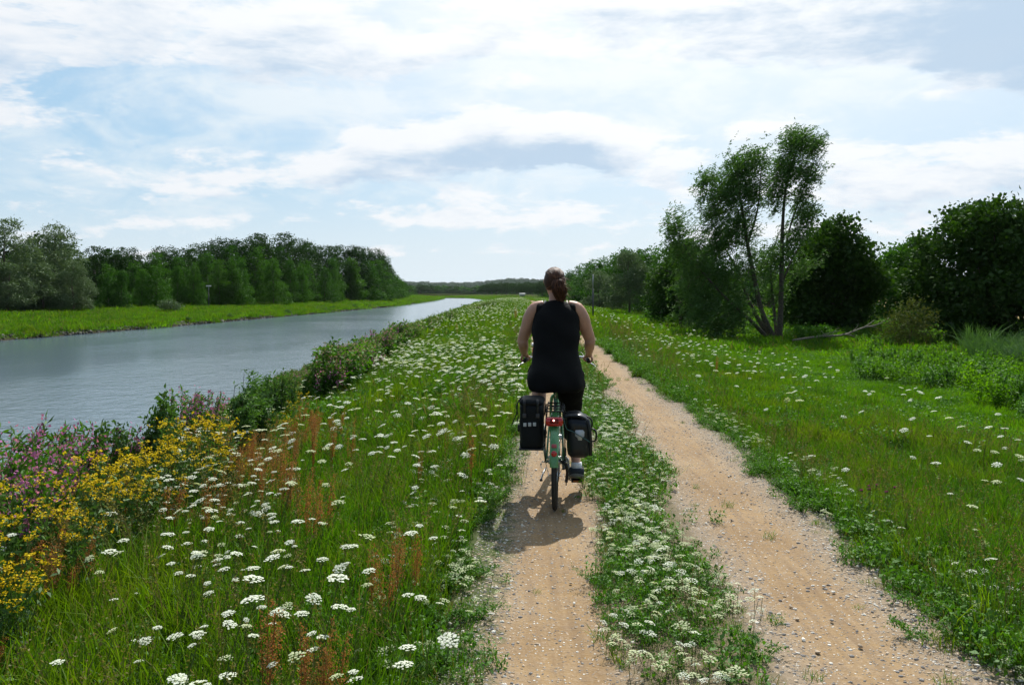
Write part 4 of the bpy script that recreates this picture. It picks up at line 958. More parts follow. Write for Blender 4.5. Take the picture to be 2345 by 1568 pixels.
for i in range(min(NI, len(FX))):
    x, y, z = float(FX[i]), float(FY[i]), float(Z_[i]); (h, l), sm = stems_[rng.integers(len(stems_))]; sc_ = rng.uniform(.65, 1.0); th = rng.uniform(0, .9) - .45
    vi = int(rng.choice(NU, p=[.21, .2, .2, .19, .12, .08])); us_ = rng.choice([rng.uniform(.45, .8), rng.uniform(.8, 1.12)]); tilt = abs(rng.normal(0, .24)); ta = rng.uniform(0, 6.28)
    t = empty('wild_carrot', (x, y, z), th); t.scale = (sc_,) * 3
    zk, zt = zone(x, y, x - float(cpath(y)))
    size = 'large' if us_ > .8 else 'small'; look = 'cream' if vi >= 4 else 'white'; tl = 'tilted' if tilt > .3 else 'flat'
    tag(t, '%s %s %s umbel %s, %s nearest' % (size, tl, look, zt, zord(size, tl, look, zk)), 'flower', 'wild carrot umbels: %s' % zk)
    a = bpy.data.objects.new('stem', sm); COL.objects.link(a); a.parent = t
    f = bpy.data.objects.new('umbel', um_mesh[vi]); COL.objects.link(f); f.parent = t; f.location = (l[0], l[1], h + .03); f.scale = (us_,) * 3; f.rotation_euler = (tilt * math.cos(ta), tilt * math.sin(ta), rng.uniform(0, 6))
    r_ = bpy.data.objects.new('rays', ray_mesh[i % 2]); COL.objects.link(r_); r_.parent = f
# the rest, in their hundreds
def flower_kind(i):
    g = G(); (h, l), _ = stems_[i % 7]; V, F = tube([(0, 0, 0), (l[0], l[1], h)], [.003, .002], 3, False); g.add(V, F, 0)
    q = np.random.default_rng(800 + i); u = umbel(800 + i, .043); A = q.normal(0, .24, 2)
    Rm = np.array(Euler((A[0], A[1], 0)).to_matrix()); Vu = np.concatenate(u.V) @ Rm.T + np.array([l[0], l[1], h + .02]); Fu = np.concatenate([f for f, _ in u.F]); g.add(Vu, Fu, 1)
    return g.obj('kind', [M['stem'], M['umbel'] if i % 5 else M['umbel2']], link=False)
RX, RY = FX[NI:], FY[NI:]
fx = rng.uniform(-9, 14, 90000); fy = 25.6 + 190 * rng.uniform(0, 1, 90000) ** 1.0; k = in_view(fx, fy, 1) & (rng.uniform(size=len(fx)) < fdens(fx, fy) * .40)
AX = np.concatenate([RX, fx[k]]); AY = np.concatenate([RY, fy[k]]); big = np.where(AY > 25.6, rng.uniform(.8, 1.15, len(AX)), rng.uniform(.6, 1.0, len(AX)))
scatter('white_umbel_flowers', np.stack([AX, AY, hz(AX, AY)], -1), [flower_kind(i) for i in range(10)], rng.integers(0, 10, len(AX)), big, np.stack([AX * 0, AX * 0, rng.uniform(-.6, .6, len(AX))], -1), 'dense swathe of white wild carrot umbels further along the meadow')
print('umbels', len(AX))
# low white yarrow-like flowers on the middle strip
def low_kind(i):
    g = G(); q = np.random.default_rng(850 + i)
    for j in range(5):
        b = q.normal(0, .05, 2); h = q.uniform(.05, .15); V, F = tube([(b[0], b[1], 0), (b[0] * 1.3, b[1] * 1.3, h)], [.0012, .0014], 3, False); g.add(V, F, 0)
        u = umbel(870 + i * 5 + j, q.uniform(.016, .030), True); A = q.normal(0, .3, 2); Rm = np.array(Euler((A[0], A[1], 0)).to_matrix()); g.add(np.concatenate(u.V) @ Rm.T * [1, 1, .7] + np.array([b[0], b[1], h]), np.concatenate([f for f, _ in u.F]), 1)
    return g.obj('kind', [M['stem'], M['umbel'] if i % 3 == 0 else M['umbel2']], link=False)
n = 1650; Y = 2.4 + 40 * rng.uniform(0, 1, n) ** 1.35; U_ = rng.normal(-.14, .21, n); X = U_ + cpath(Y); g_, c_ = greens(X, Y); k = (rng.uniform(size=n) < c_ * .9)
X, Y = X[k], Y[k]
e_x = rng.uniform(-1.6, 2.6, 700); e_y = rng.uniform(2.6, 14, 700); kk = (np.abs(e_x - cpath(e_y)) > 1.15) & (np.abs(e_x - cpath(e_y)) < 1.9); X = np.concatenate([X, e_x[kk]]); Y = np.concatenate([Y, e_y[kk]])
scatter('low_white_flowers', np.stack([X, Y, hz(X, Y) + .02], -1), [low_kind(i) for i in range(8)], rng.integers(0, 8, len(X)), rng.uniform(.7, 1.25, len(X)), np.stack([X * 0, X * 0, rng.uniform(0, 6, len(X))], -1), 'low white flower heads crowding the green strip between the ruts')

# ---------------------------------------------------------------- tall plants of the canal bank
def plant(kind, seed):
    """one many-stemmed plant about 1 m high; parts: stems, leaves, flowers"""
    q = np.random.default_rng(seed); gs, gl, gf = G(), G(), G(); n = dict(ragwort=6, willowherb=12, mugwort=12, sorrel=5, sapling=6, brownherb=6, thistle=3)[kind]
    for k in range(n):
        a = q.uniform(0, 6.28); sp = dict(ragwort=.20, willowherb=.26, mugwort=.24, sorrel=.10, sapling=.12, brownherb=.10, thistle=.10)[kind]
        b = np.array([math.cos(a), math.sin(a)]) * sp * q.uniform(0, 1) * .6; h = q.uniform(.72, 1.0); t_ = b * 1.2 + np.array([math.cos(a), math.sin(a)]) * sp * q.uniform(.2, .9) + np.array([.12 if kind in ('willowherb', 'sapling', 'mugwort') else .04, 0])
        P = np.array([(*b, 0), (*(b * .6 + t_ * .3), h * .5), (*t_, h)]); Q = smooth_path(P, 4); V, F = tube(Q, np.linspace(.0055, .0022, len(Q)), 4, False); gs.add(V, F)
        at = lambda t: np.stack([np.interp(t * (len(Q) - 1), np.arange(len(Q)), Q[:, c]) for c in range(3)], -1)
        if kind == 'ragwort':
            t = q.uniform(.1, .9, 45); gl.add(*leaves(q, at(t) + q.normal(size=(45, 3)) * .03, .07, .35, .3))
            for j in range(8):
                c = Q[-1] + np.array([q.normal(0, .06), q.normal(0, .06), q.normal(-.02, .035)]); V, F = tube([at(np.array([.84]))[0], c], .0014, 3, False); gs.add(V, F)
                m_ = 6; P_ = c + q.normal(size=(m_, 3)) * [.014, .014, .005]; gf.add(*leaves(q, P_, .020, .9, 1.0))
        elif kind == 'willowherb':
            t = q.uniform(.15, .97, 60); D = np.tile([.4, 0, .25], (60, 1)); gl.add(*leaves(q, at(t) + q.normal(size=(60, 3)) * .014, .085, .24, .2, D))
            m_ = 14; t = q.uniform(.62, 1.0, m_); gf.add(*leaves(q, np.repeat(at(t), 2, 0) + q.normal(size=(m_ * 2, 3)) * .022, .032, .8, .2))
        elif kind == 'mugwort':
            t = q.uniform(.1, .98, 95); gl.add(*leaves(q, at(t) + q.normal(size=(95, 3)) * .04, .075, .45, .2))
            m_ = 34; t = q.uniform(.74, 1.04, m_); gf.add(*leaves(q, at(t) + q.normal(size=(m_, 3)) * [.022, .022, .02], .030, .5, 0))
        elif kind == 'sorrel':
            t = q.uniform(.05, .4, 6); gl.add(*leaves(q, at(t) + q.normal(size=(6, 3)) * .03, .09, .3, .3))
            m_ = 120; t = q.uniform(.55, 1.0, m_) ; off = q.normal(size=(m_, 3)) * .030 * (1.1 - (t - .75) ** 2 * 9)[:, None]; off[:, 2] *= .7; off[:, 0] += (t - .5) * .06; gf.add(*leaves(q, at(t) + off, .018, .7, 0))
        elif kind == 'sapling':
            for j in range(34):
                tt = q.uniform(.2, 1.0); s = at(np.array([tt]))[0]; d = np.array([q.normal(.55, .3), q.normal(0, .35), q.uniform(.1, .5)]); d *= q.uniform(.06, .16); m_ = 5
                gl.add(*leaves(q, s + d * np.linspace(.2, 1, m_)[:, None] + q.normal(size=(m_, 3)) * .008, .075, .22, .2, np.tile([.75, 0, .1], (m_, 1))))
        elif kind == 'brownherb':
            m_ = 110; t = q.uniform(.12, 1.0, m_); gl.add(*leaves(q, at(t) + q.normal(size=(m_, 3)) * .035, .06, .55, .2)); m_ = 20; t = q.uniform(.5, 1, m_); gf.add(*leaves(q, at(t) + q.normal(size=(m_, 3)) * .03, .03, .6, .2))
        elif kind == 'thistle':
            t = q.uniform(.05, .85, 30); gl.add(*leaves(q, at(t) + q.normal(size=(30, 3)) * .02, .07, .25, .2)); V, F = ellipsoid(Q[-1], (.018, .018, .016), 8, 5); gs.add(V, F)
            m_ = 40; d = q.normal(size=(m_, 3)); d[:, 2] = np.abs(d[:, 2]) + .5; gf.add(*leaves(q, np.tile(Q[-1] + (0, 0, .008), (m_, 1)), .030, .18, 0, d * 2))
    mats = dict(ragwort=('stem', 'darkherb', 'yellow'), willowherb=('stem', 'herb', 'purple'), mugwort=('stem', 'herb', 'mauve'), sorrel=('rust', 'herb', 'rust'), sapling=('bark', 'willow', None), brownherb=('bark', 'darkherb', 'brownleaf'), thistle=('stem', 'darkherb', 'thistle'))[kind]
    t = empty(kind)
    gs.obj('stems', M[mats[0]], t)['kind'] = 'stuff'; gl.obj('leaves', M[mats[1]], t)['kind'] = 'stuff'
    if gf.V: gf.obj('flower_heads' if kind != 'brownherb' else 'seed_heads', M[mats[2]], t)['kind'] = 'stuff'
    return t
PP = {k: [plant(k, 500 + 20 * i + j) for j in range(n)] for i, (k, n) in enumerate((('ragwort', 4), ('willowherb', 4), ('mugwort', 4), ('sorrel', 4), ('sapling', 2), ('brownherb', 3), ('thistle', 1)))}
usedp = set()
NAMES = dict(ragwort='ragwort_plant', willowherb='willowherb_plant', mugwort='mugwort_plant', sorrel='sorrel_plant', sapling='willow_sapling', brownherb='dark_herb', thistle='thistle_plant')
def put_plant(kind, X, Y, H, label=None, group=None, ws=1.0):
    p = PP[kind][int(rng.integers(len(PP[kind])))]
    if p.name in usedp: o = copy_tree(p)
    else: usedp.add(p.name); o = p
    o.name = NAMES[kind]; usedp.add(o.name); o.location = (X, Y, float(hz(X, Y)) - .01); w = H * ws * rng.uniform(.9, 1.1); o.scale = (w, w, H); o.rotation_euler = (0, 0, rng.uniform(-.5, .5))
    if label: tag(o, label, 'plant', group)
    return o
def by_top(kind, x, Y, yt, **k):
    X = px(x, Y); z = float(hz(X, Y)); H = max(.25, (pz(yt, Y) - z) * (1.12 if kind == 'mugwort' else 1)); return put_plant(kind, X, Y, H, **k)
# (column, distance, row of the top), from the photograph
rag = [(385, 7.4, 955, ), (430, 7.2, 945), (475, 7.4, 940), (500, 7.0, 958), (405, 7.0, 985), (350, 6.6, 1000), (300, 6.3, 1015), (245, 6.0, 1020), (200, 5.8, 1030), (330, 5.9, 1045), (160, 5.4, 1050), (280, 5.6, 1062), (225, 5.3, 1075), (360, 5.9, 1080), (455, 6.6, 1010), (510, 6.9, 1025), (150, 4.9, 1120), (20, 4.7, 1090), (185, 4.7, 1150), (15, 4.1, 1215), (35, 4.0, 1255), (5, 3.9, 1290), (690, 13, 895), (715, 13.5, 905), (665, 12, 915), (770, 15, 890), (840, 18, 840), (825, 17.5, 850), (600, 10, 955), (1090, 60, 722), (1110, 62, 718), (1070, 55, 728), (1130, 64, 712), (890, 26, 800), (640, 10.5, 940)]
rag.sort(key=lambda r: r[1])
for i, r in enumerate(rag): by_top('ragwort', *r, label='yellow ragwort clump on the canal bank, %s nearest to the camera' % ordinal(i + 1), group='yellow ragwort on the canal bank', ws=1.0)
wh = [(10, 6.6, 985), (50, 6.8, 960), (90, 7.0, 955), (130, 7.3, 965), (160, 7.4, 975), (40, 6.2, 1010), (90, 6.2, 1005), (20, 5.6, 1030), (130, 6.4, 1010), (70, 5.5, 1060), (230, 8.0, 962), (262, 8.2, 970), (290, 8.2, 985), (5, 5.2, 1075), (425, 10.5, 888), (450, 10.8, 880), (470, 10.5, 895), (690, 17, 850), (705, 17.5, 855), (640, 16, 880)]
wh.sort(key=lambda r: r[1])
for i, r in enumerate(wh): by_top('willowherb', *r, label='purple willowherb clump at the water edge, %s nearest to the camera' % ordinal(i + 1), group='purple willowherb at the water edge', ws=.9)
sp_ = [(530, 9.5, 862), (560, 9.8, 850), (545, 9.3, 890), (590, 9.8, 905)]
for (r, lb) in zip(sp_, ('left stem group of the wind-bent willow sapling by the water', 'tallest wind-bent willow sapling leaning over the water', 'short willow sapling in front of the wind-bent ones', 'small willow sapling right of the wind-bent ones')): by_top('sapling', *r, label=lb, group='willow saplings by the water')
bh = [(345, 8.3, 925), (385, 8.3, 915), (588, 11.2, 880), (612, 11.3, 862), (628, 11.8, 855), (668, 12.6, 860), (700, 14, 848), (362, 8.2, 885), (375, 8.4, 900), (600, 11.5, 868), (640, 12.0, 845), (655, 12.3, 850), (370, 8.0, 950), (225, 7.6, 955), (270, 7.9, 962), (800, 19, 805), (815, 20, 800)]
bh.sort(key=lambda r: r[1])
for i, r in enumerate(bh): by_top('brownherb', *r, label='dark brownish herb stalks rising against the water, %s nearest to the camera' % ordinal(i + 1), group='dark herb stalks against the water', ws=.8)
mg = []
for Y, xx, yt in [(14, 730, 838), (15, 765, 812), (16, 785, 800), (18, 805, 790), (21, 835, 790), (22, 870, 772), (24, 885, 762), (26, 900, 760), (28, 915, 765), (31, 930, 758), (34, 950, 752), (37, 965, 748), (40, 980, 742), (44, 1000, 735), (47, 1008, 728), (50, 1020, 735), (54, 1032, 738), (58, 1045, 735), (62, 1060, 725), (66, 1075, 718), (70, 1085, 708), (76, 1100, 702), (82, 1110, 700), (90, 1120, 700), (98, 1128, 698), (110, 1138, 696)]:
    for j in range(3): mg.append((xx + rng.normal(0, 7) + j * 6, Y * rng.uniform(.96, 1.04), yt - 6 + rng.normal(0, 9) * min(1, 18 / Y)))
mg.sort(key=lambda r: r[1])
for i, r in enumerate(mg): by_top('mugwort' if i % 5 else 'willowherb', *r, label=('brown-topped mugwort' if i % 5 else 'mauve-topped herb') + ' in the tall bank growth, %s of the row going away' % (ordinal(i + 1) if i < 79 else 'last'), group='tall herbs along the canal bank', ws=1.15)
sr = [(612, 3.05, 1345, 1.0), (700, 2.95, 1405, .9), (760, 2.95, 1400, .9), (740, 2.9, 1430, .9), (850, 3.9, 1225, .8), (905, 4.0, 1190, 1.), (950, 4.1, 1205, .8), (880, 3.8, 1240, .8), (650, 6.0, 1000, .9), (690, 5.6, 1060, .9), (740, 5.4, 1075, .9), (710, 5.2, 1090, .9), (630, 6.2, 975, .8), (665, 5.8, 1020, .9), (800, 8.0, 965, .7), (760, 7.8, 950, .7), (1080, 6.4, 965, .7), (1020, 7.6, 985, .5), (960, 6.6, 1010, .5), (575, 6.8, 990, .8), (600, 6.2, 1020, .8), (545, 6.6, 1010, .8), (500, 5.8, 1060, .8), (470, 5.4, 1080, .8), (1180, 40, 700, .8), (1640, 16, 810, .8), (1480, 26, 765, .8), (420, 2.6, 1560, .9), (520, 7.2, 960, .8), (720, 7.5, 930, .8)]
sr.sort(key=lambda r: r[1])
for i, r in enumerate(sr): by_top('sorrel', *r[:3], label='rust-coloured sorrel seed stalks in the meadow, %s nearest to the camera' % ordinal(i + 1), group='rusty sorrel in the meadow', ws=r[3] * .8)
for i, (x, y, Y) in enumerate([(1978, 1092, 5.6), (1996, 1090, 5.7), (2036, 1095, 5.6)]):
    by_top('thistle', x, Y, y, label='purple thistle head in the grass right of the path, %s of three from the left' % ordinal(i + 1), group='three purple thistles', ws=.9)
for k_ in PP:
    for p_ in PP[k_]:
        if p_.name not in usedp and 'label' not in p_:
            for ch in list(p_.children): bpy.data.objects.remove(ch)
            bpy.data.objects.remove(p_)
# far less distinct bank growth behind and below
def stuff_plant(kind, seed):
    t = plant(kind, seed); g = G(); mats = []
    for j, ch in enumerate(t.children):
        me = ch.data; V = np.empty(len(me.vertices) * 3, np.float32); me.vertices.foreach_get('co', V); V = V.reshape(-1, 3)
        ls = np.empty(len(me.polygons), np.int32); me.polygons.foreach_get('loop_total', ls); vi = np.empty(len(me.loops), np.int32); me.loops.foreach_get('vertex_index', vi)
        if (ls == 4).all(): g.add(V, vi.reshape(-1, 4), j)
        mats.append(me.materials[0])
    for ch in list(t.children): bpy.data.objects.remove(ch)
    bpy.data.objects.remove(t); return g.obj('kind', mats, link=False)
kinds_ = [stuff_plant(k, 620 + i) for i, k in enumerate(['mugwort', 'mugwort', 'willowherb', 'brownherb', 'ragwort', 'sorrel', 'sorrel', 'sapling'])]
n = 9000; Y = 4 + 240 * rng.uniform(0, 1, n) ** 1.8; e = rng.uniform(.35, 3.5, n); X = Xnear(Y) + e; k = in_view(X, Y, 1); X, Y, e = X[k], Y[k], e[k]
tall = np.clip((4.1 - e) / 1.6, .35, 1) * np.interp(Y, [3, 8, 14, 20, 60], [.33, .36, .46, .55, .50]) * rng.uniform(.6, 1.0, len(X))
scatter('bank_growth', np.stack([X, Y, hz(X, Y)], -1), kinds_, rng.choice(8, len(X), p=[.26, .24, .13, .12, .08, .05, .05, .07]), np.stack([tall, tall, tall], -1), label='tangle of tall weeds along the canal bank', rng=rng)
n = 150; X = rng.uniform(-4.6, -1.9, n); Y = rng.uniform(3.6, 11, n); k = in_view(X, Y, .5) & (rng.uniform(size=n) < .7); X, Y = X[k], Y[k]
scatter('sorrel_haze', np.stack([X, Y, hz(X, Y)], -1), kinds_[5:7], rng.integers(0, 2, len(X)), rng.uniform(.35, .62, len(X)), label='thin rusty haze of sorrel stalks between the yellow ragwort and the umbels', rng=rng)
# dandelion-like seed clocks right of the path
for (x, y, Y, lb) in [(1800, 916, 8.2, 'pale fluffy seed head standing in the grass right of the path'), (1248+1000, 1247, 5.0, 'round cream seed head low in the right-hand grass')]:
    X = px(x, Y); z = float(hz(X, Y)); H = pz(y, Y) - z; t = empty('seed_head', (X, Y, z)); tag(t, lb, 'flower'); V, F = tube([(0, 0, 0), (.01, 0, H)], .002, 4); G().add(V, F).obj('stem', M['stem'], t)
    q = np.random.default_rng(3); d = q.normal(size=(90, 3)); G().add(*leaves(q, np.tile([.01, 0, H], (90, 1)), .032, .15, 0, d * 2)).obj('head', M['umbel2'], t)
# ---------------------------------------------------------------- bicycle (origin where the rear tyre touches the ground, +y forward)
BX, BY, BRZ = 0.315, 6.24, -0.07
BZ = 0.010
green = pmat('green_enamel', (.085, .27, .095), .28, spec=.5, coat=.5, noise=.12, nscale=30)
black_p = pmat('black_plastic', (.012, .012, .013), .45)
rubber = pmat('black_rubber', (.018, .018, .018), .75, noise=.3, nscale=60)
tread = pmat('dusty_tread', (.045, .042, .038), .85, noise=.3, nscale=80)
chrome = pmat('polished_metal', (.62, .63, .65), .22, metal=1.0)
alu = pmat('brushed_metal', (.45, .46, .47), .38, metal=1.0)
redlens = pmat('red_lens', (.50, .010, .014), .15, spec=.6, coat=.6)
bike = empty('bicycle', (BX, BY, BZ), BRZ); tag(bike, 'green touring bicycle with red tail light under the rider in black', 'bicycle')
RW = .345; WB = 1.06
def part(name, parent, mats, *shapes, smooth=True):
    g = G()
    for s in shapes: g.add(*s)
    return g.obj(name, mats, parent, smooth)
def wheel(name, y):
    w = empty(name, (0, y, RW)); w.parent = bike
    part('tyre', w, rubber, torus((0, 0, 0), RW - .021, .020, nu=64, nv=12, r2=.021))
    part('tread', w, tread, torus((0, 0, 0), RW - .004, .010, nu=64, nv=8, r2=.0055))
    part('rim', w, alu, torus((0, 0, 0), RW - .047, .012, nu=64, nv=8, r2=.009))
    g = G()
    for k in range(32):
        a = k / 32 * 2 * PI; s = .028 if k % 2 else -.028; b = a + (.5 if (k // 2) % 2 else -.5)
        g.add(*tube([(s, math.cos(b) * .018, math.sin(b) * .018), (0, math.cos(a) * (RW - .05), math.sin(a) * (RW - .05))], .0011, 4, False))
    sp = g.obj('spokes', chrome, w); sp['kind'] = 'stuff'
    part('hub', w, alu, tube([(-.05, 0, 0), (-.03, 0, 0), (.03, 0, 0), (.05, 0, 0)], [.012, .024, .024, .012], 12), tube([(-.07, 0, 0), (.07, 0, 0)], .006, 8))
wheel('rear_wheel', 0); wheel('front_wheel', WB)
BBy, BBz = .46, .285
ST = np.array([0, .26, .84]); HT = np.array([0, .86, .90]); HB = np.array([0, .90, .72])
fr_ = empty('frame', (0, 0, 0)); fr_.parent = bike
part('seat_tube', fr_, green, tube([(0, BBy, BBz), ST], .017, 12))
part('down_tube', fr_, green, stube([HB + (0, 0, .03), (0, .72, .47), (0, BBy + .02, BBz + .01)], .021, 12, 5))
part('top_tube', fr_, green, stube([HT + (0, 0, -.05), (0, .62, .60), (0, .385, .50)], .016, 12, 5))
part('head_tube', fr_, green, tube([HB, HT], .022, 12))
for s in (-1, 1):
    part('chain_stay', fr_, green, stube([(s * .02, BBy, BBz), (s * .045, .28, .30), (s * .064, .0, RW)], .010, 8, 4))
    part('seat_stay', fr_, green, stube([(s * .018, .335, .66), (s * .045, .25, .60), (s * .064, .0, RW)], .008, 8, 4))
fk = empty('fork', (0, 0, 0)); fk.parent = bike
for s in (-1, 1): part('blade', fk, green, stube([HB + (0, .01, 0), (s * .045, .915, .70), (s * .055, .97, .50), (s * .055, WB, RW)], [.014, .014, .012, .008], 8, 4))
def guard(name, y, a0, a1):
    g = G(); m_ = 36; prof = [(-.030, -.012), (-.028, -.003), (-.018, .006), (0, .010), (.018, .006), (.028, -.003), (.030, -.012)]
    V = []
    for i in range(m_ + 1):
        a = a0 + (a1 - a0) * i / m_
        for px_, pr in prof: rr = RW + .016 + pr; V.append((px_, math.cos(a) * rr, math.sin(a) * rr))
        for px_, pr in prof[::-1]: rr = RW + .014 + pr; V.append((px_ * .96, math.cos(a) * rr, math.sin(a) * rr))
    k = 14; i = np.arange(m_)[:, None] * k; j = np.arange(k)[None, :]; j2 = (j + 1) % k
    g.add(np.array(V), np.stack([i + j, i + j2, i + k + j2, i + k + j], -1).reshape(-1, 4))
    o = g.obj(name, green, bike, True); o.location = (0, y, RW); return o
gr = guard('rear_mudguard', 0, R(60), R(175))
def on_guard(z, off): # point on the back of the rear mudguard
    zz = z - RW; r = RW + .026 + off; return np.array([0, -math.sqrt(max(0, r * r - zz * zz)), zz])
rf = part('reflector', gr, redlens, ellipsoid(on_guard(.470, .004), (.021, .009, .021), 16, 8)); rf['label'] = 'round red reflector on the mudguard'
ref2 = part('reflector', gr, pmat('faded_red_lens', (.45, .10, .13), .3), (lambda V, F: (V + on_guard(.520, .004), F))(*box((0, 0, 0), (.036, .008, .026), 0, .003)), smooth=False); ref2['label'] = 'small faded red reflector'
for s in (-1, 1): part('stay', gr, chrome, tube([(s * .07, 0, 0), (s * .032, on_guard(.46, 0)[1] + .02, .11)], .0022, 5), tube([(s * .07, 0, 0), (s * .034, on_guard(.34, 0)[1] + .02, -.03)], .0022, 5))
guard('front_mudguard', WB, R(-12), R(112))
rk = empty('luggage_rack', (0, 0, 0)); rk.parent = bike
for x in (-.055, 0, .055): part('rail', rk, black_p, stube([(x, .27, .745), (x, .05, .745), (x * 1.0, -.20, .74)], .0055, 8, 3))
for y in (-.20, -.06, .1, .25): part('cross_bar', rk, black_p, tube([(-.058, y, .742), (.058, y, .742)], .005, 8))
for s in (-1, 1):
    part('strut', rk, black_p, stube([(s * .057, -.10, .74), (s * .072, -.04, .55), (s * .072, 0, RW)], .0045, 6, 3)); part('strut', rk, black_p, stube([(s * .057, .12, .74), (s * .072, .06, .55), (s * .072, 0, RW)], .0045, 6, 3))
part('spring_clip', rk, black_p, stube([(-.035, .2, .765), (-.035, -.12, .77), (0, -.17, .77), (.035, -.12, .77), (.035, .2, .765)], .0035, 6, 4))
tl = empty('tail_light', (0, -.235, .675)); tl.parent = bike
part('housing', tl, black_p, box((0, .022, .004), (.112, .03, .052), 0, .012))
part('lens', tl, redlens, box((0, -.004, 0), (.122, .036, .062), 0, .017))
part('lens_bezel', tl, pmat('dark_red_plastic', (.18, .006, .008), .3), box((0, -.0215, .004), (.060, .006, .034), 0, .008))
part('lamp', tl, pmat('lit_lamp', (.9, .5, .45), .3, emis=(1, .42, .36, 5)), ellipsoid((-.004, -.026, .012), (.0065, .004, .0065), 10, 6))
sdl = empty('saddle', (0, .24, .90)); sdl.parent = bike
Vs, Fs = ellipsoid((0, 0, 0), (.095, .135, .035), 20, 10); nar = np.clip((Vs[:, 1] + .02) / .2, 0, 1); Vs[:, 0] *= 1 - .62 * nar; Vs[:, 1] += .05 * nar; Vs[:, 2] -= .5 * (Vs[:, 0] ** 2) / .09
part('cover', sdl, black_p, (Vs, Fs)); part('post', sdl, chrome, tube([(0, .005, -.02), (0, .035, -.12)], .0135, 10))
for s in (-1, 1): part('rail', sdl, chrome, tube([(s * .03, -.08, -.03), (s * .025, .1, -.035)], .0035, 6))
# handlebar: swept back touring bar
hb = empty('handlebar', (0, 0, 0)); hb.parent = bike
part('stem', hb, chrome, tube([HT, (0, .845, .99)], .012, 10), tube([(0, .845, .985), (0, .90, 1.03)], .012, 10), tube([(0, .90, 1.015), (0, .90, 1.045)], .019, 12))
part('bar', hb, chrome, stube([(-.255, .70, 1.035), (-.245, .80, 1.045), (-.16, .90, 1.045), (0, .90, 1.03), (.16, .90, 1.045), (.245, .80, 1.045), (.255, .70, 1.035)], .0115, 10, 5))
GL, GR = np.array([-.25, .715, 1.036]), np.array([.25, .715, 1.036])
for s in (-1, 1):
    part('grip', hb, rubber, tube([(s * .260, .645, 1.030), (s * .258, .65, 1.031), (s * .248, .775, 1.043)], [.013, .0165, .015], 12))
    part('brake_lever', hb, chrome, stube([(s * .235, .81, 1.035), (s * .275, .79, 1.005), (s * .30, .72, .995), (s * .315, .67, .985)], [.007, .007, .005, .004], 6, 4))
    part('cable', hb, black_p, stube([(s * .235, .82, 1.04), (s * .18, .98, 1.08), (s * .05, .98, .95), (s * .01, .93, .78)], .0028, 5, 5))
part('bell', hb, chrome, ellipsoid((.13, .885, 1.075), (.024, .024, .018), 12, 7))
fl_ = part('head_light', bike, black_p, ellipsoid((0, .965, .86), (.035, .045, .032), 12, 8))
part('lens', fl_, pmat('clear_lens', (.8, .8, .8), .1), ellipsoid((0, .998, .86), (.028, .016, .026), 12, 8))
# crank, pedals, chain guard, stand
ck = empty('crankset', (0, BBy, BBz)); ck.parent = bike
part('axle', ck, alu, tube([(-.08, 0, 0), (.085, 0, 0)], .015, 10))
part('chain_ring', ck, alu, torus((.050, 0, 0), .085, .0025, nu=36, nv=6, r2=.008), *[tube([(.05, 0, 0), (.05, math.cos(a) * .08, math.sin(a) * .08)], .006, 5) for a in (0, 1.257, 2.513, 3.77, 5.027)])
part('crank_arm', ck, alu, stube([(.085, 0, 0), (.098, -.01, -.08), (.10, -.02, -.168)], [.013, .011, .010], 8, 3)); part('crank_arm', ck, alu, stube([(-.08, 0, 0), (-.095, .01, .08), (-.10, .02, .168)], [.013, .011, .010], 8, 3))
for s, y, z in ((1, -.02, -.168), (-1, .02, .168)):
    pd = empty('pedal', (s * .105, y, z)); pd.parent = ck; part('spindle', pd, alu, tube([(0, 0, 0), (s * .09, 0, 0)], .006, 8)); part('body', pd, black_p, box((s * .055, 0, 0), (.085, .082, .024), 0, .006)); part('reflector', pd, pmat('amber_lens', (.45, .12, .01), .3), box((s * .055, -.043, 0), (.052, .005, .014), 0, .002))
part('chain_guard', bike, black_p, stube([(.062, -.06, .345), (.064, .18, .375), (.066, .40, .372), (.066, .52, .34), (.066, .565, .28), (.066, .50, .21), (.064, .25, .255), (.062, -.04, .30)], [.012, .014, .014, .014, .014, .014, .013, .012], 6, 4, r2=[.006] * 8))
ks = part('kickstand', bike, alu, stube([(-.075, .10, .27), (-.09, -.06, .26), (-.095, -.14, .245)], [.008, .007, .006], 8, 3)); part('foot', ks, rubber, ellipsoid((-.096, -.15, .243), (.012, .014, .010), 8, 5))
part('derailleur', bike, black_p, stube([(.075, 0, .335), (.09, .02, .27), (.082, .04, .19)], [.014, .011, .012], 8, 3), torus((.082, .04, .185), .020, .004, nu=16, nv=5))
part('cable', bike, black_p, stube([(.07, -.01, .30), (.10, -.05, .34), (.085, .1, .36), (.03, .38, .33)], .0026, 5, 5))
part('quick_release', bike, chrome, tube([(-.075, 0, .345), (-.098, -.004, .345)], .005, 6), ellipsoid((-.102, -.02, .33), (.006, .026, .010), 8, 6), ellipsoid((.082, 0, .345), (.010, .011, .011), 8, 6))
red_bag = empty('handlebar_bag', (BX, BY, BZ), BRZ); tag(red_bag, 'small red and white bag fixed ahead of the left handgrip', 'bag')
part('bag_body', red_bag, pmat('red_fabric', (.55, .02, .035), .7, noise=.15, nscale=40), box((-.145, .965, 1.075), (.13, .09, .12), .15, .03)); part('flap', red_bag, pmat('white_fabric', (.74, .74, .76), .6), box((-.145, .958, 1.142), (.138, .102, .03), .15, .012)); part('strap', red_bag, pmat('white_strap', (.7, .7, .72), .6), box((-.150, .916, 1.07), (.022, .008, .13), .15, .003))

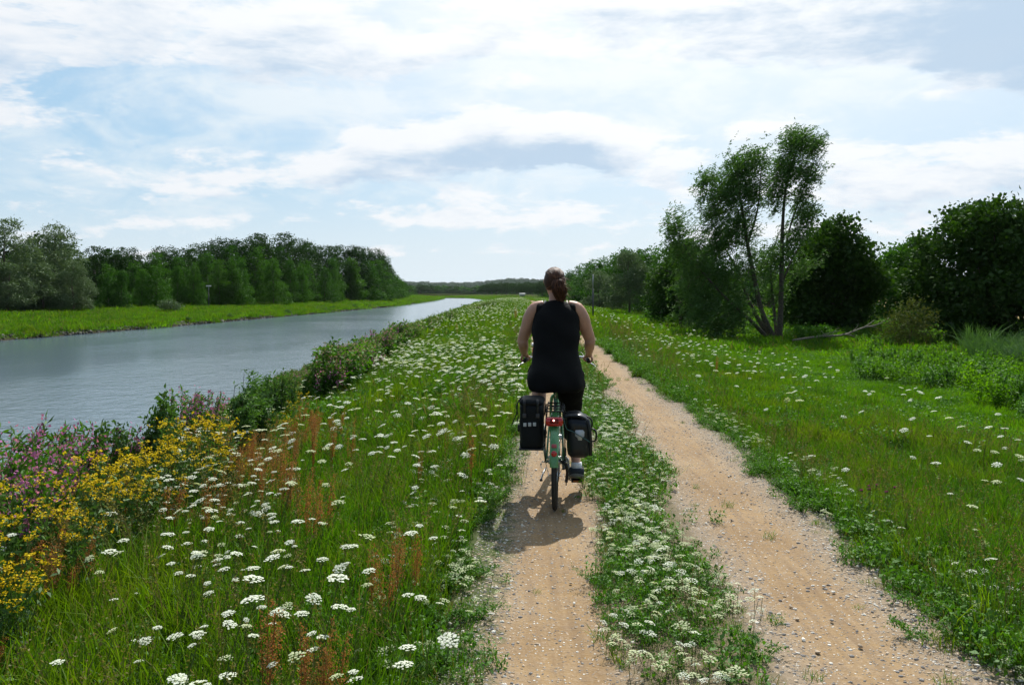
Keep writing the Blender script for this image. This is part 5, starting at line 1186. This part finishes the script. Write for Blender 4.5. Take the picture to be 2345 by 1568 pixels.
# ---------------------------------------------------------------- panniers
cloth_b = pmat('black_nylon', (.006, .008, .010), .62, spec=.22, noise=.25, nscale=25, bump=.35)
cloth_s = pmat('black_coated_fabric', (.007, .011, .015), .36, spec=.42, noise=.2, nscale=16, bump=.3)
refl = pmat('reflective_grey', (.50, .52, .54), .45)
def bulge(V, c, ax, amt):
    """swell a box softly outwards like a packed bag"""
    d = (V - c) / ax; w = np.clip(1 - (d[:, 0] ** 2 + d[:, 2] ** 2) * .5, 0, 1)[:, None]; s = np.sign(d) * np.array([1, 1, .3]) * amt * w; return V + s * (np.abs(d) > .6)
def dense_box(c, s, bev, n=7):
    """rounded box with enough rings to be bulged and creased"""
    x, y, z = [v / 2 for v in s]; rings = []; m_ = 36
    zs_ = np.concatenate([[-z, -z + bev * .12, -z + bev * .45, -z + bev], np.linspace(-z + bev, z - bev, n + 2)[1:-1], [z - bev, z - bev * .45, z - bev * .12, z]])
    for zz in zs_:
        k = max(0, (abs(zz) - (z - bev)) / bev); ins = bev * (1 - math.sqrt(max(0, 1 - k * k))) if k > 0 else 0
        a = np.arange(m_) / m_ * 2 * PI; p = 5.0; cx, sy = np.cos(a), np.sin(a); r = (np.abs(cx) ** p + np.abs(sy) ** p) ** (-1 / p)
        rings.append(np.stack([cx * r * (x - ins), sy * r * (y - ins), np.full(m_, zz)], -1))
    V = np.concatenate(rings); k = m_; i = np.arange(len(rings) - 1)[:, None] * k; j = np.arange(k)[None, :]; j2 = (j + 1) % k
    F = np.stack([i + j, i + j2, i + k + j2, i + k + j], -1).reshape(-1, 4)
    q = np.random.default_rng(int(abs(c[0]) * 1000) + 3); V = V + np.stack([np.sin(V[:, 2] * 38 + V[:, 1] * 20), np.sin(V[:, 2] * 31 + V[:, 0] * 25 + 1), 0 * V[:, 0]], -1) * .0022
    return V + np.asarray(c, float), [F, np.array([list(range(k))[::-1]]), np.array([[(len(rings) - 1) * k + t for t in range(k)]])]
pl = empty('left_pannier'.replace('left_', ''), (BX, BY, BZ), BRZ); tag(pl, 'boxy black pannier with three small grey reflective squares, hung on the left', 'pannier')
cL = (-.168, -.02, .622)
part('bag_body', pl, cloth_b, dense_box(cL, (.172, .28, .330), .030)); part('lid', pl, cloth_b, dense_box((-.166, -.02, .794), (.180, .290, .050), .024, 3))
for k in range(3): part('reflective_square', pl, refl, box((-.212 + k * .0345, -.1655, .640 + k * .002), (.022, .004, .026), 0, .001), smooth=False)
for q, P in enumerate(([(-.23, -.13, .835), (-.265, -.155, .79), (-.272, -.16, .72), (-.305, -.165, .64)], [(-.24, -.11, .835), (-.275, -.13, .77), (-.262, -.14, .70), (-.268, -.15, .655)])): part('strap', pl, cloth_b, stube(P, .0065, 5, 4, r2=[.0025] * 4))
for x in (-.215, -.120): part('webbing', pl, black_p, stube([(x, -.14, .822), (x, -.174, .80), (x, -.172, .745), (x, -.168, .700)], .009, 6, 4, r2=[.0025] * 4)); part('buckle', pl, pmat('grey_buckle', (.05, .05, .055), .35), box((x, -.172, .705), (.026, .010, .030), 0, .003))
part('side_clip', pl, black_p, box((-.262, -.05, .60), (.018, .05, .05), 0, .006)); 
for x in (-.22, -.13): part('foot', pl, black_p, box((x, -.10, .452), (.022, .03, .012), 0, .003))
part('bottom_seam', pl, black_p, box((cL[0], cL[1], .462), (.178, .286, .012), 0, .004))
pr_ = empty('pannier', (BX, BY, BZ), BRZ); tag(pr_, 'round-shouldered black roll-top pannier with a pale badge, hung on the right', 'pannier')
VR, FR = dense_box((.160, -.01, .545), (.180, .28, .30), .055)
VR[:, 0] += .14 * (.69 - VR[:, 2]) * .3 + .012 * np.sin((VR[:, 2] - .4) * 10); part('bag_body', pr_, cloth_s, (VR, FR))
part('roll_top', pr_, cloth_s, stube([(.085, -.02, .685), (.13, -.03, .700), (.185, -.03, .694), (.228, -.02, .665)], [.10, .12, .12, .10], 12, 4, r2=[.018, .022, .022, .016]))
badge = np.array([(-.036, 0, .03), (-.030, 0, .036), (.028, 0, .038), (.040, 0, .022), (.038, 0, -.012), (.022, 0, -.026), (.018, 0, -.046), (-.012, 0, -.046), (-.016, 0, -.026), (-.036, 0, -.010)]) * .88 + (.178, -.158, .572)
bb = np.concatenate([badge, badge + (0, .006, 0)]); nb_ = len(badge); part('reflective_badge', pr_, refl, (bb, [np.array([list(range(nb_))]), np.array([[i, nb_ + i, nb_ + (i + 1) % nb_, (i + 1) % nb_] for i in range(nb_)])]), smooth=False)
part('elastic_cord', pr_, pmat('teal_cord', (.03, .10, .10), .5), stube([(.062, -.20, .70), (.085, -.185, .62), (.13, -.168, .595), (.18, -.170, .565), (.24, -.165, .53), (.272, -.12, .49)], .0034, 6, 5))
part('carry_loop', pr_, black_p, stube([(.225, -.06, .69), (.258, -.07, .675), (.270, -.075, .64), (.262, -.07, .60)], .006, 6, 4)); part('carry_loop', pr_, black_p, stube([(.258, -.05, .60), (.292, -.06, .588), (.300, -.06, .55), (.292, -.06, .515), (.262, -.05, .508)], [.007] * 5, 6, 4))
part('strap', pr_, cloth_s, stube([(.232, -.150, .68), (.250, -.155, .60), (.258, -.153, .50), (.256, -.14, .42)], .011, 6, 4, r2=[.003] * 4))
part('top_strap', pr_, black_p, stube([(.06, -.05, .712), (.15, -.06, .726), (.228, -.06, .69)], .009, 6, 4, r2=[.003] * 3))
for q in (pl, pr_):
    s = -1 if q is pl else 1
    for y in (-.1, .06): part('hook', q, black_p, tube([(s * .072, y, .70), (s * .066, y, .757), (s * .05, y, .757)], .005, 6))

# ---------------------------------------------------------------- the rider
def skinmat():
    m = pmat('skin', (.50, .27, .19), .50, spec=.35, noise=.10, nscale=9, bump=.12); b = m.node_tree.nodes['Principled BSDF']
    b.inputs['Subsurface Weight'].default_value = .12; b.inputs['Subsurface Radius'].default_value = (.02, .008, .004); b.inputs['Subsurface Scale'].default_value = .5; return m
skin = skinmat()
rider = empty('person', (BX, BY, BZ), BRZ); tag(rider, 'person with auburn ponytail in black tank top and leggings riding away', 'person')
def ring_loft(rings, n=28, p=2.3):
    """rings: centre xyz, half width, half depth, tilt (radians, pitch forward)"""
    V = []
    for cx, cy, cz, a, b, tl_ in rings:
        t = np.arange(n) / n * 2 * PI; c, s = np.cos(t), np.sin(t); r = (np.abs(c) ** p + np.abs(s) ** p) ** (-1 / p)
        X_ = c * r * a; Y_ = s * r * b; V.append(np.stack([cx + X_, cy + Y_ * math.cos(tl_), cz - Y_ * math.sin(tl_)], -1))
    V = np.concatenate(V); m_ = len(rings); i = np.arange(m_ - 1)[:, None] * n; j = np.arange(n)[None, :]; j2 = (j + 1) % n
    F = np.stack([i + j, i + j2, i + n + j2, i + n + j], -1).reshape(-1, 4)
    return V, [F, np.array([list(range(n))[::-1]]), np.array([[(m_ - 1) * n + t for t in range(n)]])]
def sring(rings, m_=4):
    A = np.array(rings, float); return smooth_path(A, m_).tolist()
HIPL, HIPR = np.array([-.10, .30, .93]), np.array([.10, .30, .93])
KNL, KNR = np.array([-.145, .70, .865]), np.array([.125, .57, .60])
ANL, ANR = np.array([-.130, .50, .535]), np.array([.155, .360, .262])
SHL, SHR = np.array([-.172, .43, 1.445]), np.array([.172, .43, 1.445])
ELL, ELR = np.array([-.262, .49, 1.185]), np.array([.262, .49, 1.185])
WRL, WRR = np.array([-.262, .655, 1.090]), np.array([.262, .655, 1.090])
HC = np.array([-.012, .485, 1.668])
torso = [(0, .27, .86, .175, .135, .05), (0, .285, .93, .196, .150, .12), (0, .31, 1.02, .178, .125, .15), (0, .335, 1.11, .160, .112, .18), (0, .365, 1.22, .166, .112, .2), (0, .40, 1.33, .172, .112, .22), (0, .425, 1.42, .160, .095, .25), (0, .44, 1.475, .105, .065, .25), (0, .45, 1.51, .062, .055, .2), (-.004, .462, 1.56, .052, .054, .1), (-.008, .475, 1.60, .050, .055, 0)]
body = G(); body.add(*ring_loft(sring(torso)))
head = [(HC[0], HC[1] + .028, HC[2] - .122, .022, .026, 0), (HC[0], HC[1] + .018, HC[2] - .112, .042, .055, 0), (HC[0], HC[1] + .008, HC[2] - .085, .055, .076, 0), (HC[0], HC[1], HC[2] - .045, .066, .088, 0), (HC[0], HC[1], HC[2], .072, .094, 0), (HC[0], HC[1], HC[2] + .045, .068, .090, 0), (HC[0], HC[1], HC[2] + .082, .048, .064, 0), (HC[0], HC[1], HC[2] + .098, .018, .026, 0)]
body.add(*ring_loft(sring(head), p=2.05))
body.add(*stube([HC + (0, .082, .02), HC + (0, .102, -.012), HC + (0, .108, -.030), HC + (0, .092, -.040)], [.008, .012, .015, .008], 8, 3))        # nose
body.add(*stube([HC + (-.022, .080, -.066), HC + (0, .090, -.064), HC + (.022, .080, -.066)], [.004, .007, .004], 6, 3)); body.add(*stube([HC + (-.020, .078, -.076), HC + (0, .088, -.077), HC + (.020, .078, -.076)], [.004, .007, .004], 6, 3))  # lips
for s in (-1, 1):
    body.add(*stube([HC + (s * .068, .012, .020), HC + (s * .080, -.004, .026), HC + (s * .082, -.012, .004), HC + (s * .076, -.004, -.022), HC + (s * .069, .008, -.032)], [.006, .008, .009, .008, .006], 8, 3, r2=[.004, .005, .006, .006, .004]))  # ear
    body.add(*ellipsoid(HC + (s * .030, .082, .012), (.016, .010, .008), 10, 6)); body.add(*stube([HC + (s * .046, .076, .026), HC + (s * .030, .088, .032), HC + (s * .012, .088, .028)], .005, 6, 3))
    SH, EL, WR = (SHL, ELL, WRL) if s < 0 else (SHR, ELR, WRR)
    body.add(*stube([(s * .09, .435, 1.485), SH + (s * -.012, 0, .010), SH * .75 + EL * .25 + (s * .012, 0, 0), (SH + EL) / 2 + (s * .010, 0, 0), EL + (s * .002, 0, .03), EL, EL * .65 + WR * .35, WR * .8 + EL * .2, WR], [.040, .056, .056, .052, .043, .041, .041, .030, .026], 16, 4))
    HIP, KN, AN = (HIPL, KNL, ANL) if s < 0 else (HIPR, KNR, ANR)
    body.add(*stube([HIP + (0, 0, .02), HIP * .7 + KN * .3, (HIP + KN) / 2, HIP * .15 + KN * .85, KN, KN * .75 + AN * .25 + (0, -.022, 0), KN * .45 + AN * .55 + (0, -.014, 0), KN * .15 + AN * .85, AN], [.098, .094, .084, .064, .060, .059, .052, .036, .034], 18, 4))
    ft = AN + (s * .004, 0, 0); z_ = -.06; body.add(*stube([ft, ft + (0, .0, -.04), ft + (0, .07, z_), ft + (s * .008, .15, z_ - .012 - (.05 if s > 0 else 0))], [.034, .036, .034, .022], 10, 3))
    # hand closed on the grip: palm, four fingers of unequal length, thumb
    Gc = np.array([s * .254, .705, 1.037]); body.add(*stube([WR, WR * .5 + (Gc + (0, -.02, .030)) * .5 + (0, 0, .006), Gc + (s * .004, -.012, .033), Gc + (s * .004, .030, .034)], [.026, .027, .034, .030], 12, 3, r2=[.020, .018, .014, .011]))
    for k, (dy, L) in enumerate(((.044, .94), (.021, 1.0), (-.002, .95), (-.024, .78))):
        c = Gc + (0, dy, 0); body.add(*stube([c + (s * .010, -.006, .033), c + (s * .030, 0, .024 * L), c + (s * .034, .002, -.002), c + (s * .016, .003, -.022 * L), c + (s * -.006, .003, -.022 * L)], [.0095, .0092, .0086, .0080, .0066], 8, 4))
    c = Gc + (0, .018, 0); body.add(*stube([c + (s * -.016, -.040, .026), c + (s * -.030, -.014, .018), c + (s * -.030, .012, .000), c + (s * -.016, .026, -.016)], [.013, .0115, .010, .0078], 8, 4))
bo = body.obj('body', skin, rider, True)
rm_ = bo.modifiers.new('one_skin', 'REMESH'); rm_.mode = 'VOXEL'; rm_.voxel_size = .0052; rm_.use_smooth_shade = True
sm_ = bo.modifiers.new('soft', 'SMOOTH'); sm_.factor = .5; sm_.iterations = 3
for s in (-1, 1): part('eye', rider, pmat('eye_white', (.8, .8, .78), .2), ellipsoid(HC + (s * .030, .0865, .012), (.011, .008, .008), 10, 6)); 
# clothes
def wrinkle(V, seed, amp, f=1.0):
    return V + np.stack([np.sin(V[:, 2] * 46 * f + np.sin(V[:, 0] * 30 + seed) * 1.6), np.sin(V[:, 2] * 39 * f + V[:, 0] * 22 + seed), np.sin(V[:, 0] * 40 + V[:, 1] * 20) * .4], -1) * amp
tank_m = pmat('black_jersey', (.005, .005, .0055), .8, spec=.14, noise=.3, nscale=40, bump=.4)
legg_m = pmat('black_leggings', (.004, .004, .0045), .8, spec=.12, noise=.2, nscale=50, bump=.2)
tank = G(); rg = [(0, .255, .835, .190, .150, .0), (0, .262, .855, .212, .166, .05), (0, .272, .90, .222, .172, .08), (0, .285, .96, .212, .162, .12), (0, .31, 1.03, .192, .142, .15), (0, .335, 1.11, .176, .128, .18), (0, .365, 1.22, .182, .128, .2), (0, .395, 1.32, .188, .126, .22), (0, .412, 1.385, .178, .117, .24), (0, .424, 1.43, .158, .103, .25), (0, .432, 1.462, .136, .090, .26), (0, .438, 1.490, .108, .074, .26), (0, .441, 1.507, .082, .064, .26)]
Vt, Ft = ring_loft(sring(rg), 40); fl = np.clip((1.0 - Vt[:, 2]) / .14, 0, 1); ang = np.arctan2(Vt[:, 1] - .27, Vt[:, 0]); Vt[:, :2] += (np.stack([np.cos(ang), np.sin(ang)], -1) * (np.sin(ang * 9 + 1) * .008 * fl)[:, None]); tank.add(wrinkle(Vt, 1, .0045, .8), Ft)
tk = tank.obj('tank_top', tank_m, rider, True)
strap = G()
for s in (-1, 1): strap.add(*stube([(s * .128, .362, 1.42), (s * .124, .375, 1.475), (s * .112, .435, 1.508), (s * .115, .50, 1.47), (s * .120, .53, 1.40)], .027, 8, 4, r2=[.006] * 5))
strap.obj('shoulder_straps', tank_m, rider, True)
for s in (-1, 1):
    b = part('bra_strap', rider, pmat('cream_elastic', (.72, .66, .55), .6), stube([(s * .082, .372, 1.462), (s * .086, .402, 1.502), (s * .084, .440, 1.519), (s * .086, .49, 1.50)], .008, 6, 4, r2=[.004] * 4)); b['label'] = 'pale strap showing at the neckline'
lg = G()
for s in (-1, 1):
    HIP, KN, AN = (HIPL, KNL, ANL) if s < 0 else (HIPR, KNR, ANR)
    if s < 0: P = [HIP + (0, 0, .03), HIP * .7 + KN * .3, (HIP + KN) / 2, HIP * .12 + KN * .88, KN + (0, .012, -.004), KN * .86 + AN * .14 + (0, -.014, 0)]; r_ = [.118, .110, .100, .079, .074, .073]
    else: P = [HIP + (0, 0, .03), HIP * .7 + KN * .3, (HIP + KN) / 2, HIP * .15 + KN * .85, KN, KN * .75 + AN * .25 + (0, -.022, 0), KN * .50 + AN * .50 + (0, -.016, 0)]; r_ = [.120, .112, .098, .080, .072, .070, .063]
    V, F = stube(P, r_, 20, 5); lg.add(wrinkle(V, 3, .0020, 1.2), F)
V, F = ring_loft(sring([(0, .27, .855, .190, .150, 0), (0, .28, .90, .205, .160, .1), (0, .29, .96, .200, .155, .12), (0, .31, 1.03, .180, .13, .15)]), 32); lg.add(V, F)
lo = lg.obj('leggings', legg_m, rider, True); m_ = lo.modifiers.new('one_cloth', 'REMESH'); m_.mode = 'VOXEL'; m_.voxel_size = .008; m_.use_smooth_shade = True; m2 = lo.modifiers.new('soft', 'SMOOTH'); m2.iterations = 4
dark_shoe = pmat('dark_blue_shoe_fabric', (.020, .028, .045), .7, noise=.2, nscale=40, bump=.3); sole_m = pmat('grey_rubber_sole', (.16, .15, .13), .8, noise=.2, nscale=30); sock_m = pmat('white_sock', (.74, .74, .78), .9, noise=.06, nscale=60, bump=.3)
for s in (-1, 1):
    AN = ANL if s < 0 else ANR; ft = AN + (s * .004, .0, 0)
    part('sock', rider, sock_m, tube([ft + (0, -.002, .012), ft + (0, -.004, -.015), ft + (0, -.002, -.045)], [.041, .042, .044], 16))
    dz_ = np.array([0, 0, -.006, -.030, -.055, -.062]) * (1 if s > 0 else 0)
    sh_ = part('shoe', rider, dark_shoe, stube([ft + (0, -.018, -.028 + dz_[0]), ft + (0, -.012, -.056 + dz_[1]), ft + (0, .05, -.058 + dz_[2]), ft + (s * .006, .11, -.070 + dz_[3]), ft + (s * .010, .175, -.080 + dz_[4]), ft + (s * .010, .205, -.082 + dz_[5])], [.054, .062, .058, .054, .048, .020], 16, 4, r2=[.040, .052, .050, .038, .030, .013]))
    Vs_, Fs_ = stube([ft + (0, -.066, -.078 + dz_[0]), ft + (0, -.03, -.088 + dz_[1]), ft + (0, .04, -.096 + dz_[2]), ft + (s * .006, .11, -.104 + dz_[3]), ft + (s * .010, .18, -.106 + dz_[4]), ft + (s * .010, .218, -.100 + dz_[5])], [.040, .062, .060, .058, .050, .020], 14, 4, r2=[.016, .018, .016, .014, .013, .008]); part('sole', sh_, sole_m, (Vs_, Fs_))
    part('lace', sh_, pmat('shoe_lace', (.3, .3, .3), .8), stube([ft + (s * .03, .05, -.02), ft + (s * .055, .04, -.035), ft + (s * .05, .03, -.06)], .002, 5, 4))
# hair: scalp shell plus strands combed back to the tie, then a loose ponytail
hair_m = pmat('auburn_hair', (.060, .026, .015), .55, spec=.22, noise=.5, nscale=90); hair_l = pmat('auburn_hair_light', (.14, .060, .032), .52, spec=.25, noise=.4, nscale=90)
hq = np.random.default_rng(12); TIE = HC + (.022, -.102, .012)
hr = empty('hair', (0, 0, 0)); hr.parent = rider
Vh, Fh = ellipsoid(HC + (0, -.012, .010), (.085, .100, .103), 26, 18); ok = (Vh[:, 1] < HC[1] + .045 + (Vh[:, 2] - HC[2]) * .35) & (Vh[:, 2] > HC[2] - .085); Fk = Fh[ok[Fh].all(1)]
part('scalp_hair', hr, hair_m, (Vh, Fk))
gs1, gs2 = G(), G()
def on_head(d, k=1.0): d = d / np.linalg.norm(d); return HC + (0, -.012, .010) + d * np.array([.084, .101, .104]) * k
for k in range(420):
    t0 = hq.uniform(-2.35, 2.35); d0 = np.array([math.sin(t0) * .95, .55 * math.cos(t0) + .18, .25 + .75 * math.cos(t0 * .62)]); d1 = np.array([.24, -1.0, .03]) + hq.normal(0, .05, 3)
    if abs(t0) > 1.9: d0 = np.array([math.sin(t0) * .9, -.15, -.62])
    P = []
    kk = 1 + hq.uniform(-.015, .03)
    for t in np.linspace(0, 1, 6): d = d0 / np.linalg.norm(d0) * (1 - t) + d1 * t; P.append(on_head(d, kk) * (1 - t ** 4) + TIE * t ** 4 + hq.normal(0, .0012, 3))
    V, F = stube(P, [.0022, .003, .0032, .0032, .0028, .0024], 4, 3, cap=False); (gs1 if hq.uniform() < .6 else gs2).add(V, F)
for k in range(320):
    L = hq.uniform(.7, 1.0); a = hq.uniform(0, 6.28); w = hq.uniform(.1, 1) * .050; ph = hq.uniform(0, 6.28)
    P = [TIE + (0, 0, 0)]
    for t in np.linspace(.15, 1, 7):
        sw = math.sin(t * 2.6 + .3); P.append(TIE + np.array([math.cos(a) * w * sw * 1.15 + .012 * math.sin(t * 9 + ph) * .7 + .030 * t, -.035 * math.sin(min(1, t * 2.2) * PI * .5) + math.sin(a) * w * sw * .8 + .035 * t, .018 * math.sin(min(1, t * 4) * PI) - .185 * t * L + .006 * math.sin(t * 14 + ph)]))
    V, F = stube(P, [.0022, .0030, .0030, .0028, .0026, .0022, .0016, .0008], 4, 3, cap=False); (gs1 if hq.uniform() < .5 else gs2).add(V, F)
for k in range(26):   # wisps blown to the right
    z = hq.uniform(-.16, .02); s0 = TIE + np.array([.03, .01, z]); e = np.array([hq.uniform(.03, .085), hq.uniform(-.02, .03), hq.uniform(-.05, .005)])
    V, F = stube([s0, s0 + e * .5 + (0, 0, .012), s0 + e], [.0013, .0011, .0005], 3, 4, cap=False); gs2.add(V, F)
s1 = gs1.obj('strands', hair_m, hr, True); s2 = gs2.obj('strands', hair_l, hr, True)
part('hair_tie', hr, black_p, (lambda V, F: (V @ np.array([[0, 1, 0], [1, 0, 0], [0, 0, 1.0]]) * np.array([1, .5, 1]) + TIE, F))(*torus((0, 0, 0), .019, .006, nu=20, nv=8)))
